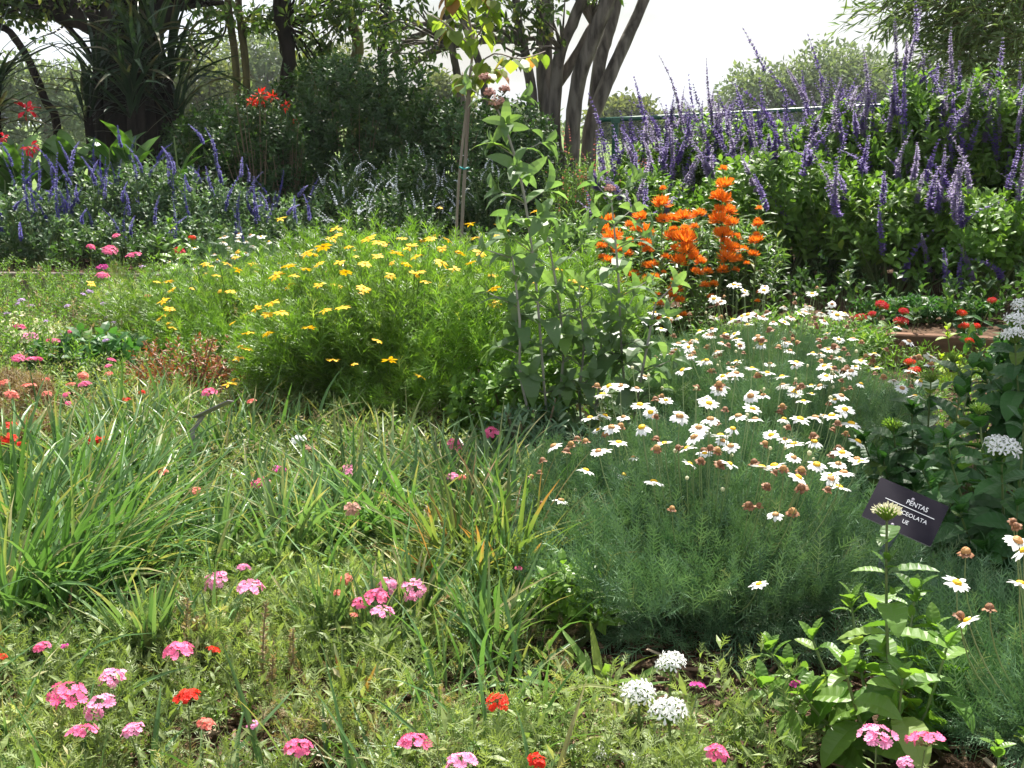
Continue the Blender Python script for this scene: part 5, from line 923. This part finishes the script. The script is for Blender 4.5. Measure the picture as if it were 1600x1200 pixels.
# ---------------------------------------------------------------- strappy clumps
def clump(label, px, py, L, n, seed, mat='grass_blade', w=.012, spread=.03, lean=(.05, .55), bend=(.2, 1.3), az=None, group='strappy leaved clumps', z0=0):
    p = hp(px, py, 0); rng = np.random.default_rng(seed); t = thing('strappy_clump', label, 'clump', (p.x, p.y, gz(p.x, p.y)), group); g = Geo(); K = n
    a = rng.uniform(0, 6.28, K) if az is None else az + rng.normal(0, .9, K); r = np.abs(rng.normal(0, spread, K)); bs = np.stack([r * np.cos(a), r * np.sin(a), np.zeros(K)], -1)
    blades(g, bs, a + rng.normal(0, .3, K), L * rng.uniform(.55, 1.12, K), w * rng.uniform(.6, 1.25, K), rng.uniform(*lean, K), rng.uniform(*bend, K), rng, 7, 0, .3, np.clip(rng.random(K) * .98, 0, 1))
    part('foliage', g, M[mat], t); return t
CL = [
 ('lush long bladed clump at the left edge, lower one', 10, 985, .46, 60, 'grass_blade', .3), ('lush long bladed clump low at the left, leaning right over the mulch', 95, 975, .46, 64, 'grass_blade', .2), ('lush long bladed clump left of the tall brown seed stalk', 165, 930, .44, 56, 'grass_blade', .3),
 ('lush long bladed clump at the left edge, middle one', 25, 885, .44, 60, 'grass_blade', .3), ('lush long bladed clump in the middle of the big left mass', 115, 865, .46, 60, 'grass_blade', .3), ('lush long bladed clump at the right side of the big left mass', 205, 860, .42, 50, 'grass_blade', .2),
 ('lush long bladed clump at the left edge, below the red flowers', 20, 800, .42, 50, 'grass_blade', None), ('lush long bladed clump at the top of the left mass', 105, 795, .40, 50, 'grass_blade', None), ('lush long bladed clump below the red verbena pair', 175, 790, .40, 46, 'grass_blade', None), ('lush long bladed clump at the upper right of the left mass', 240, 790, .36, 30, 'grass_blade', None),
 ('small upright clump with narrow blades left of the pink verbena by the seed stalks', 235, 1050, .27, 34, 'blue_blade', None), ('upright clump just above the pink flower with flat petals', 335, 930, .34, 26, 'blue_blade', None), ('upright clump rising behind the two pink verbenas at the left centre', 355, 890, .34, 22, 'grass_blade', None),
 ('arching blue green clump at the left end of the centre mass', 440, 905, .36, 40, 'blue_blade', None), ('arching clump in the front of the centre mass, left', 500, 885, .34, 44, 'blue_blade', None), ('arching clump in the front of the centre mass, centre', 565, 865, .36, 52, 'grass_blade', None), ('arching clump in the front of the centre mass behind the pink verbena on the right', 640, 870, .36, 52, 'grass_blade', None),
 ('dense clump with brown dying blades at its base, right of the centre mass', 715, 925, .36, 56, 'dying_blade', None), ('dense clump with yellow brown stems beside the white daisy mound', 795, 930, .38, 56, 'dying_blade', None), ('tall clump at the right of the centre mass below the left white daisies', 820, 870, .36, 46, 'grass_blade', None),
 ('rear clump of the centre mass, far left', 470, 830, .33, 36, 'blue_blade', None), ('rear clump of the centre mass, below the lone magenta flower', 545, 815, .33, 40, 'blue_blade', None), ('rear clump of the centre mass, centre below the yellow bush', 610, 800, .34, 46, 'blue_blade', None), ('rear clump of the centre mass below the hot pink flowers', 690, 810, .34, 50, 'blue_blade', None), ('rear clump of the centre mass, right end', 760, 805, .34, 46, 'blue_blade', None),
 ('tall clump in the middle of the centre mass', 740, 860, .36, 50, 'grass_blade', None), ('low clump before the centre mass, under the widest pink verbena', 650, 1000, .24, 26, 'blue_blade', None), ('low clump below the five pink verbenas', 585, 1040, .22, 22, 'blue_blade', None), ('low splayed clump over the mulch before the daisy mound', 770, 1035, .24, 26, 'blue_blade', None), ('low clump left of the five pink verbenas', 510, 1020, .24, 24, 'blue_blade', None),
 ('upright narrow clump before the left yellow bush, left', 185, 695, .34, 22, 'blue_blade', None), ('upright narrow clump before the left yellow bush, right', 222, 705, .32, 24, 'blue_blade', None), ('upright narrow clump in the shade left of the yellow bush', 262, 680, .30, 20, 'blue_blade', None), ('small upright clump behind the faded grey label', 300, 672, .24, 14, 'blue_blade', None), ('short clump right of the faded grey label', 350, 730, .22, 16, 'blue_blade', None),
 ('thin arching clump between the left mass and the centre mass', 300, 850, .34, 26, 'blue_blade', None), ('thin clump below the small pink verbena', 400, 850, .30, 26, 'blue_blade', None), ('low clump in the bottom centre beside the dark gap', 545, 1130, .16, 20, 'dying_blade', None), ('thin low clump at the bottom left behind the red verbena', 330, 1045, .22, 16, 'blue_blade', None)]
for i, (lab, px, py, L, n, mt, az) in enumerate(CL):
    clump(lab, px, py, L, int(n * 1.9), 1400 + i, mt, .017 if mt != 'grass_blade' else .018, .045 if n > 40 else .022, az=az, lean=(.05, 1.15) if L > .3 else (.02, .5), bend=(.2, 1.4) if mt == 'grass_blade' else (.1, .9), group='strappy leaved clumps')

# ---------------------------------------------------------------- verbenas and other single heads
FG = 'verbenas in the foreground'; MG = 'small flowers among the ground cover'
V_ = [
 (105, 1087, 62, 'pink', 'largest pink verbena at the bottom left', FG), (176, 1060, 42, 'light_pink', 'flat pink verbena just up and right of the largest one at bottom left', FG), (155, 1106, 52, 'light_pink', 'pale edged pink verbena just below right of the largest one', FG), (129, 1144, 46, 'pink', 'deep pink verbena lowest at the bottom left', FG), (207, 1142, 36, 'light_pink', 'lilac pink verbena on its own low at the bottom left', FG),
 (278, 1019, 50, 'pink', 'pink verbena touching the brown seed stalks', FG), (333, 1015, 24, 'hot_red', 'small red verbena just right of the brown seed stalks', FG), (294, 1090, 44, 'hot_red', 'wide bright red verbena below the seed stalks at left', FG), (321, 1132, 28, 'salmon', 'salmon verbena below the wide red one', FG), (395, 1132, 20, 'light_pink', 'tiny pink verbena right of the salmon one near the bottom', FG),
 (66, 1012, 27, 'pink', 'small pink verbena at the left beside the thin dark stalk', FG), (101, 1010, 13, 'magenta', 'tiny magenta verbena touching the thin dark stalk at left', FG), (3, 1026, 18, 'hot_red', 'red verbena cut by the left edge', FG),
 (465, 1171, 44, 'pink', 'tall shaped pink verbena over dry twigs at the bottom', FG), (338, 908, 42, 'light_pink', 'flat spread pink verbena, left one of the two below the upright clump', FG), (391, 919, 46, 'light_pink', 'fuller pink verbena, right one of the two below the upright clump', FG), (381, 888, 22, 'light_pink', 'tiny pink verbena above the two below the upright clump', FG),
 (588, 933, 42, 'pink', 'middle pink verbena of the crowded group in the centre foreground', FG), (597, 956, 38, 'light_pink', 'lowest palest verbena of the crowded group in the centre foreground', FG), (563, 944, 30, 'pink', 'left pink verbena of the crowded group in the centre foreground', FG), (605, 915, 34, 'light_pink', 'top pink verbena of the crowded group in the centre foreground', FG), (647, 922, 44, 'light_pink', 'wide pink verbena standing right of the crowded group', FG),
 (540, 907, 26, 'salmon', 'salmon verbena half under a pale blade left of the crowded group', FG), (528, 927, 18, 'salmon', 'tiny salmon verbena left of the crowded group', FG), (553, 961, 14, 'salmon', 'tiny salmon verbena below left of the crowded group', FG),
 (648, 1162, 52, 'pink', 'flat pink verbena near the bottom edge left of the lowest centre one', FG), (720, 1191, 54, 'light_pink', 'pink verbena cut by the bottom edge at the centre', FG), (778, 1098, 42, 'hot_red', 'bright red verbena by the mulch in the lower centre', FG), (838, 1190, 32, 'hot_red', 'red verbena at the bottom edge right of the centre', FG), (810, 888, 14, 'pink', 'tiny pink flower caught among the dying brown blades', FG),
 (1090, 1071, 28, 'magenta', 'magenta verbena right of the white flower heads', FG), (1120, 1178, 38, 'pink', 'flat pink verbena at the bottom right of the white heads', FG), (1370, 1151, 62, 'light_pink', 'large pink verbena before the pale pentas, left of the pair', FG), (1446, 1156, 62, 'pink', 'large coral pink verbena before the pale pentas, right of the pair', FG), (1415, 1192, 26, 'light_pink', 'small pink verbena under the large pair at the bottom right', FG), (1243, 1069, 18, 'magenta', 'small magenta verbena hidden in the shade left of the pale pentas', FG),
 (545, 735, 26, 'light_pink', 'lone magenta pink flower before the yellow bush', MG), (711, 695, 28, 'pink', 'hot pink flower left one of two before the bright bush', MG), (767, 677, 28, 'pink', 'hot pink flower right one of two before the bright bush', MG), (706, 745, 22, 'light_pink', 'pink flower half hidden in the blades below the two hot pink ones', MG), (722, 747, 14, 'salmon', 'faded salmon flower beside the half hidden pink one', MG),
 (437, 734, 22, 'magenta', 'dull magenta flower above the flat pink one left of centre', MG), (407, 755, 30, 'pink', 'flat pink flower left of centre above the strappy blades', MG), (327, 614, 26, 'pink', 'bright pink flower just above the faded grey label', MG), (393, 628, 16, 'salmon', 'small salmon flower right of the faded grey label', MG), (305, 767, 20, 'salmon', 'salmon flower between the left and centre strappy masses', MG), (550, 796, 28, 'faded', 'faded salmon flower inside the centre strappy mass', MG), (466, 688, 28, 'white_petal', 'small white flower at the foot of the yellow bush', MG), (485, 700, 18, 'faded', 'faded crimson flower beside the small white one', MG),
 (147, 690, 24, 'hot_red', 'bright red flower above the left mass, left of the touching pair', MG), (164, 690, 26, 'hot_red', 'bright red flower above the left mass, right of the touching pair', MG), (15, 665, 26, 'hot_red', 'top red flower of the cluster at the left edge', MG), (14, 687, 28, 'hot_red', 'biggest red flower of the cluster at the left edge', MG), (31, 695, 18, 'hot_red', 'right hand red flower of the cluster at the left edge', MG), (197, 624, 14, 'hot_red', 'small red flower low among the upright blades', MG), (222, 614, 12, 'hot_red', 'small orange red flower right of the upright blades', MG), (255, 738, 16, 'salmon', 'salmon flower at the top right of the left mass', MG), (128, 771, 14, 'salmon', 'small salmon bud deep in the left mass', MG),
 (30, 513, 20, 'pink', 'pink flower highest over the creamy white patch', MG), (47, 526, 26, 'light_pink', 'pale pink flower in the creamy white patch', MG), (85, 535, 28, 'pink', 'broad pink flower at the right end of the creamy white patch', MG), (112, 519, 20, 'pink', 'pink flower up right of the creamy white patch', MG), (28, 560, 22, 'pink', 'pink flower left of two below the creamy patch', MG), (53, 562, 26, 'pink', 'pink flower right of two below the creamy patch', MG), (174, 563, 14, 'pink', 'top one of three stacked pink flowers', MG), (169, 573, 14, 'pink', 'middle one of three stacked pink flowers', MG), (170, 584, 14, 'salmon', 'lowest one of three stacked pink flowers', MG), (130, 588, 18, 'salmon', 'upper coral pink flower of the pair left of the upright blades', MG), (133, 602, 22, 'pink', 'lower coral pink flower of the pair left of the upright blades', MG), (110, 601, 16, 'salmon', 'small coral flower left of the coral pink pair', MG), (103, 618, 14, 'pink', 'small pink flower above the dark green leaf at left', MG), (107, 631, 12, 'pink', 'small pink flower lowest above the dark green leaf at left', MG), (45, 603, 24, 'salmon', 'salmon flower over the tan dried patch', MG), (18, 618, 24, 'salmon', 'salmon flower at the left edge of the tan dried patch', MG), (73, 616, 16, 'salmon', 'salmon flower right of the tan dried patch', MG), (6, 598, 18, 'salmon', 'salmon flower cut by the left edge above the dried patch', MG), (72, 594, 12, 'salmon', 'little salmon flower above the dried patch', MG)]
for a in V_:
    d_ = hp(a[0], a[1], .15); verbena(a[0], a[1], a[2] * .92, a[3], a[4], .155 if a[1] > 850 else .2, group=a[5], cat='flower')
for i, (px, py, w_, col, lab) in enumerate([(172, 391, 24, 'pink', 'raised pink flower, middle of three before the blue salvias'), (209, 399, 22, 'pink', 'raised pink flower, right of three before the blue salvias'), (142, 387, 14, 'pink', 'raised pink flower, left of three before the blue salvias'), (160, 431, 20, 'pink', 'raised pink flower lowest, over the end of the grey edging'), (160, 418, 18, 'magenta', 'raised dull magenta flower just above the lowest pink one'), (280, 392, 18, 'crimson', 'raised crimson flower beside the bright leafy sprout'), (181, 369, 12, 'pink', 'small raised pink flower highest before the blue salvias'), (338, 440, 12, 'salmon', 'small salmon flower in the left yellow bush'), (231, 463, 12, 'salmon', 'small red flower at the left side of the left yellow bush')]):
    verbena(px, py, w_, col, lab, .34, 'pink_pentas', 'flower', 'raised pink flowers before the blue salvias')
LL = [floret_head for floret_head in (head_mesh('lilac', 91, .032, 16, FLO, .011, .45), head_mesh('lilac', 92, .032, 12, FLO, .012, .4))]
for i, (px, py, w_, lab) in enumerate([(33, 470, 11, 'lilac lantana head, upper left of the far left carpet'), (28, 476, 9, 'lilac lantana head touching the upper left one'), (48, 478, 10, 'lilac lantana head just right of the touching pair'), (12, 491, 12, 'lilac lantana head nearest the left edge'), (105, 478, 9, 'lilac lantana head alone in the middle of the left carpet'), (140, 456, 10, 'lilac lantana head, brighter one below the grey edging'), (130, 460, 8, 'lilac lantana head left of the brighter one'), (168, 461, 8, 'lilac lantana head right of the brighter one'), (161, 475, 9, 'lilac lantana head just below the brighter ones'), (166, 533, 12, 'lilac lantana head above the three stacked pink flowers'), (179, 504, 8, 'faint lilac lantana head above the stacked pink flowers'), (99, 523, 10, 'lilac lantana head beside the pink flower of the creamy patch'), (222, 417, 9, 'lilac lantana head under the raised pink flowers'), (166, 497, 8, 'faint lilac lantana head in the middle of the carpet'), (72, 502, 7, 'tiny lilac lantana head above the creamy patch')]):
    verbena(px, py, w_, 'lilac', lab, .22, 'lantana_plant', 'lantana', 'lilac lantanas in the left carpet', LL)

# ---------------------------------------------------------------- dry seed stalks
def stalk(label, px, py0, py1, seed, mat='dry_leaf', w=.013):
    p = hp(px, py0, 0); top = wp(px + 2, py1, p.y); rng = np.random.default_rng(seed); t = thing('seed_stalk', label, 'seed stalk', (p.x, p.y, 0), 'dry seed stalks'); H = top.z; g = Geo(); tubes(g, [(0, 0, -.01)], [(rng.normal(0, .006), 0, H / 2)], [(top.x - p.x, 0, H)], .0022, .0014, 5, 5, 0, .7); part('stem', g, M['brown_stem'], t)
    g = Geo(); K = 150; u = rng.uniform(.25, 1, K); a = rng.uniform(0, 6.28, K); D = np.stack([np.cos(a), np.sin(a), rng.uniform(.2, 1.2, K)], -1); g.inst(VLEAF, np.stack([(top.x - p.x) * u * u, 0 * u, H * u], -1), frames(D, jit(rng, K, 1)), w * rng.uniform(.7, 1.3, K) * (1.25 - u * .5), rng.random(K)); part('seed_head', g, M[mat], t)
stalk('thin dark seed stalk standing before the big left mass', 110, 1035, 918, 1, 'brown_disc', .006)
stalk('brown seed stalk, tallest of the three beside the red verbena', 292, 1062, 935, 2); stalk('brown seed stalk, middle of the three beside the red verbena', 304, 1060, 965, 3); stalk('brown seed stalk, right of the three beside the red verbena', 320, 1062, 962, 4)
stalk('brown seed stalk, taller one of the pair near the bottom centre left', 414, 1105, 940, 5); stalk('brown seed stalk, shorter one of the pair near the bottom centre left', 456, 1100, 985, 6); stalk('short brown seed stalk leaning at the foot of the pair', 425, 1120, 1025, 7)
# ---------------------------------------------------------------- creamy patch, dark broad leaves, dried patch
b = hp(48, 560, 0); t = thing('cream_flower_mound', 'low mound of tiny creamy white flowers at the left edge', 'flower mound', b); rng, P, N = shrub_parts(t, 1501, (.27, .22, .17), 'cover_leaf', VLEAF, .03, 260, 3, .012, 6, .3, 'green_stem', .1)
g = Geo(); K = 330; P, N = dome(rng, K, (.28, .23, .21), .12, .1, .1, 3); A, B = ortho(N); g.inst(FLO, P, np.stack([A, B, N], -1), .011, rng.random(len(P))); tag(part('flower', g, M['cream_petal'], t), kind='stuff')
b = hp(140, 600, 0); t = thing('broad_leaf_plant', 'dark broad leaved plant below the creamy white flowers', 'plant', b); shrub_parts(t, 1502, (.28, .2, .22), 'pentas_dark', OV3, .11, 70, 3, .04, 6, .4, 'green_stem', .1)
for i, (px, py, r_, lab) in enumerate([(300, 625, (.30, .25, .24), 'dusky low shrub with reddish leaves in the shade left of the yellow bush'), (250, 560, (.30, .3, .26), 'sprawling low shrub between the lilac carpet and the left yellow bush'), (200, 520, (.3, .3, .25), 'sprawling low shrub with tiny leaves below the raised pink flowers'), (800, 700, (.24, .25, .30), 'leafy green plant under the tallest drooping leaved bush'), (830, 745, (.2, .2, .2), 'low silvery leaved plant at the foot of the drooping leaved bush')]):
    b = hp(px, py, 0); t = thing('low_shrub', lab, 'shrub', b, 'low shrubs in the middle'); shrub_parts(t, 1510 + i, r_, ['rust_leaf', 'cover_leaf', 'cover_leaf', 'salvia_leaf', 'silver_frond'][i], [VLEAF, VLEAF, VLEAF, OV3, LN][i], [.035, .03, .03, .06, .07][i], [160, 600, 600, 260, 90][i], 4, .015, 10, .5, 'brown_stem', .1)
t = thing('broad_leaf_plant', 'arching dark tongue leaved plant in the shade under the big daisy mound', 'plant', hp(930, 1075, 0)); g = Geo(); rng = np.random.default_rng(1530); K = 26; a = rng.uniform(0, 6.28, K); blades(g, np.stack([rng.normal(0, .06, K), rng.normal(0, .04, K), 0 * a], -1), a, .15 * rng.uniform(.7, 1.2, K), .028 * rng.uniform(.7, 1.2, K), rng.uniform(.5, 1.1, K), rng.uniform(.3, 1, K), rng, 6, 0, .2, rng.random(K)); part('foliage', g, M['salvia_leaf'], t)
t = thing('broad_leaf_plant', 'yellowish leafy plant between the brown blades and the big daisy mound', 'plant', hp(890, 1000, 0)); shrub_parts(t, 1531, (.12, .12, .16), 'bright_leaf', OV3, .05, 40, 3, .02, 6, .4, 'green_stem', .1)

# ---------------------------------------------------------------- ground cover (uncountable)
def scatter_pts(rng, n, x0, x1, y0, y1, keep):
    x = rng.uniform(x0, x1, n); y = np.sqrt(rng.uniform(y0 ** 2, y1 ** 2, n)) if y0 > 0 else rng.uniform(y0, y1, n); k = keep(x, y); return x[k], y[k]
def pxy(x, y, z=0.):
    # photograph pixel of a ground point, for reading the planting plan off the photograph
    f_ = y * cp - (z - CAM_H) * sp; return 800 + F_PX * x / f_, 600 - F_PX * (y * sp + (z - CAM_H) * cp) / f_
def patch(px, py, c): return sum(np.exp(-((px - a) / w_) ** 2 - ((py - b_) / h_) ** 2) for a, b_, w_, h_ in c)
BARE = [(880, 1105, 130, 45), (700, 1120, 60, 30), (20, 1005, 60, 25), (510, 1140, 25, 30), (1130, 1120, 80, 30), (1150, 1040, 250, 40), (0, 1130, 30, 40), (1250, 1160, 60, 30), (120, 1000, 50, 18)]
rng = np.random.default_rng(1600)
def cover(name, label, cat, n, keep, mat, T, size, nodes, h, seed, box_=(-3.2, 2.6, 1.9, 9.0), up_=.9, stems=None, pairs=2, spread=.9):
    rng = np.random.default_rng(seed); x, y = scatter_pts(rng, n, box_[0], box_[1], box_[2], box_[3], keep); fx = np.sin(x * 7.3 + seed) * np.sin(y * 6.1 + x * 2.7) + .7 * np.sin(x * 17 + y * 5) * np.sin(y * 15 + seed); kq = fx + rng.normal(0, .3, len(x)) > -.55; x = x[kq]; y = y[kq]; fx = fx[kq]; K = len(x); z = h * rng.uniform(.2, 1, K) ** 1.2 * (1 + .35 * fx); P = np.stack([x, y, z], -1); D = nrm(jit(rng, K, .45) + np.array([0, 0, up_])); g = Geo()
    shoots(g, T, P, D, rng, nodes, size * .45, size, spread, pairs, 0, v0=np.clip(.5 + .45 * np.sin(x * 11 + 2) * np.sin(y * 9 + seed) + rng.normal(0, .2, K), 0, 1)); B = P - [0, 0, 1] * P; B[:, 2] = -.01; tubes(g, B, (B + P) / 2 + jit(rng, K, .01), P + D * size * .45 * nodes * .8, .0011, .0007, 3, 3, 1)
    o = part(name, g, [M[mat], M[stems or 'green_stem']]); tag(o, label, cat, None, 'stuff'); return o
def kf(x, y):
    a, b_ = pxy(x, y); r = np.random.default_rng(7).random(len(x)); return (a > -700) & (a < 1250) & (b_ > 840) & (r > np.clip(patch(a, b_, BARE), 0, .93)) & ((a < 830) | (b_ > 1120))
cover('feathery_ground_cover', 'fine feathery green carpet with tan tips across the foreground', 'ground cover', 7200, kf, 'cover_leaf', [FINE, FINE, FINE, VLEAF], .047, 4, .085, 1601, (-2.3, 1.0, 1.75, 3.4))
cover('leafy_ground_cover', 'small rounded leaves creeping between the foreground clumps', 'ground cover', 3600, kf, 'bright_leaf', VLEAF, .026, 3, .04, 1602, (-2.3, 1.0, 1.75, 3.4))
def kd(x, y):
    a, b_ = pxy(x, y); return (a > -700) & (a < 900) & (b_ > 850) & (np.sin(x * 9 + 1) * np.sin(y * 8) + np.random.default_rng(8).normal(0, .5, len(x)) > .25)
cover('dry_ground_cover', 'dry tan twigs and withered tips among the feathery carpet', 'ground cover', 8800, kd, 'dry_leaf', FINE, .03, 2, .06, 1603, (-2.2, .6, 1.8, 3.3), stems='brown_stem')
def km(x, y):
    a, b_ = pxy(x, y); return (a > -700) & (a < 1000) & (b_ > 600) & (b_ <= 880) & (a < 560 + (b_ - 600) * 1.5)
cover('mixed_ground_cover', 'mixed low leafy cover between the strappy blades and the yellow bush', 'ground cover', 10000, km, 'cover_leaf', [VLEAF, LN2], .036, 4, .11, 1604, (-3.6, .6, 3.0, 5.6))
cover('dry_ground_cover', 'dry yellowish tangle of stems around the faded grey label', 'ground cover', 4800, lambda x, y: km(x, y) & (np.random.default_rng(3).random(len(x)) < .8), 'dry_leaf', VLEAF, .024, 3, .10, 1605, (-3.6, .6, 3.0, 5.6), stems='brown_stem')
def kl(x, y):
    a, b_ = pxy(x, y); return (a > -700) & (a < 470) & (y < np.array([bed_y(q) for q in x]) - .05) & (b_ <= 640)
cover('lantana_ground_cover', 'sprawling small leaved carpet at the left below the grey edging', 'ground cover', 17500, kl, 'salvia_leaf', VLEAF, .034, 4, .20, 1606, (-6.0, -.6, 4.6, 9.2))
cover('dry_ground_cover', 'dry buff tips through the left carpet', 'ground cover', 3600, lambda x, y: kl(x, y) & (np.random.default_rng(4).random(len(x)) < .8), 'dry_leaf', VLEAF, .026, 3, .20, 1607, (-6.0, -.6, 4.6, 8.4), stems='brown_stem')
def kt(x, y):
    a, b_ = pxy(x, y, .05); return (((a - 30) / 62) ** 2 + ((b_ - 668) / 42) ** 2) < 1
cover('dried_patch', 'tan patch of dried thin twigs above the red flowers at the left edge', 'dried plants', 60000, kt, 'dry_leaf', LN2, .022, 3, .14, 1608, (-2.4, -1.2, 3.8, 5.6), stems='rust_leaf')
def kr(x, y):
    a, b_ = pxy(x, y); yb = np.array([bed_y(q) for q in x]); return (y < yb - .05) & (a > 780) & (y > 3.0) & (a < 1700)
cover('shaded_ground_cover', 'low green cover under the daisies and in front of the reddish edging', 'ground cover', 5200, kr, 'salvia_leaf', [VLEAF, LN2], .04, 3, .10, 1609, (-.1, 3.2, 3.0, 6.5))
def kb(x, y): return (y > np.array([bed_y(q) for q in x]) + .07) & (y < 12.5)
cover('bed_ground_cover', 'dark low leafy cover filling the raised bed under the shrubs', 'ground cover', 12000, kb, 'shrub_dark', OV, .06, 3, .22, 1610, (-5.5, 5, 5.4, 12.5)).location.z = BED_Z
def kg(x, y):
    a, b_ = pxy(x, y); return (a > -500) & (a < 860) & (b_ > 640) & ((b_ > 760) | (a < 640)) & (np.sin(x * 6.1 + 2) + np.sin(y * 5.3 + x * 2) + np.random.default_rng(9).normal(0, .8, len(x)) > .1)
for nm, lab, n_, L_, mt, sd in (('thin_grass', 'thin loose grass blades leaning every way through the foreground', 2600, .17, 'blue_blade', 1611), ('thin_grass', 'scattered long bright grass blades among the left and centre clumps', 2000, .27, 'grass_blade', 1612)):
    rng = np.random.default_rng(sd); x, y = scatter_pts(rng, n_ * 6, -3.0, .6, 1.8, 4.4, kg); x = x[:int(n_ * 1.2)]; y = y[:int(n_ * 1.2)]; K = len(x); g = Geo()
    blades(g, np.stack([x, y, 0 * x], -1), rng.uniform(0, 6.28, K), L_ * rng.uniform(.5, 1.3, K), (.006 if L_ < .2 else .013) * rng.uniform(.6, 1.3, K), rng.uniform(.05, 1.1, K), rng.uniform(.1, 1.4, K), rng, 6, 0, .3, rng.random(K)); tag(part(nm, g, M[mt]), lab, 'grass', None, 'stuff')
# mulch
g = Geo(); rng = np.random.default_rng(1620); K = 15000; x = rng.uniform(-2.0, 1.9, K); y = rng.uniform(1.8, 3.6, K); a, b_ = pxy(x, y); kp = (b_ > 850) & (rng.random(K) < np.clip(.6 + patch(a, b_, BARE), 0, 1)); x = x[kp]; y = y[kp]; K = len(x)
D = nrm(np.stack([rng.normal(0, 1, K), rng.normal(0, 1, K), rng.normal(0, .18, K)], -1)); U = nrm(jit(rng, K, .25) + [0, 0, 1.]); BX = (np.array([(-.5, 0, 0), (.5, 0, 0), (.35, 1, 0), (-.3, 1, 0), (-.4, .05, .25), (.4, .05, .25), (.3, .95, .22), (-.22, .93, .24)]), [np.array([(4, 5, 6, 7), (0, 1, 5, 4), (1, 2, 6, 5), (2, 3, 7, 6), (3, 0, 4, 7)])])
L = rng.uniform(.012, .05, K); g.inst(BX, np.stack([x, y, rng.uniform(-.008, .012, K)], -1), frames(D, U), np.stack([L * rng.uniform(.12, .35, K), L, L * .25], -1), rng.random(K) ** 1.3)
tag(part('mulch_chips', g, M['mulch']), 'brown shredded bark mulch and twigs on the bare soil', 'mulch', None, 'stuff')

# ---------------------------------------------------------------- air
HZ = bpy.data.materials.new('haze_air'); HZ.use_nodes = True; n = HZ.node_tree; n.nodes.clear(); o_ = n.nodes.new('ShaderNodeOutputMaterial'); v_ = n.nodes.new('ShaderNodeVolumePrincipled')
v_.inputs['Density'].default_value = .0004; v_.inputs['Color'].default_value = (.92, .95, 1, 1); v_.inputs['Anisotropy'].default_value = .2; n.links.new(v_.outputs[0], o_.inputs['Volume'])
g = Geo(); box(g, (0, 60, 12.9), (400, 200, 28.2)); tag(part('haze', g, HZ), kind='stuff')
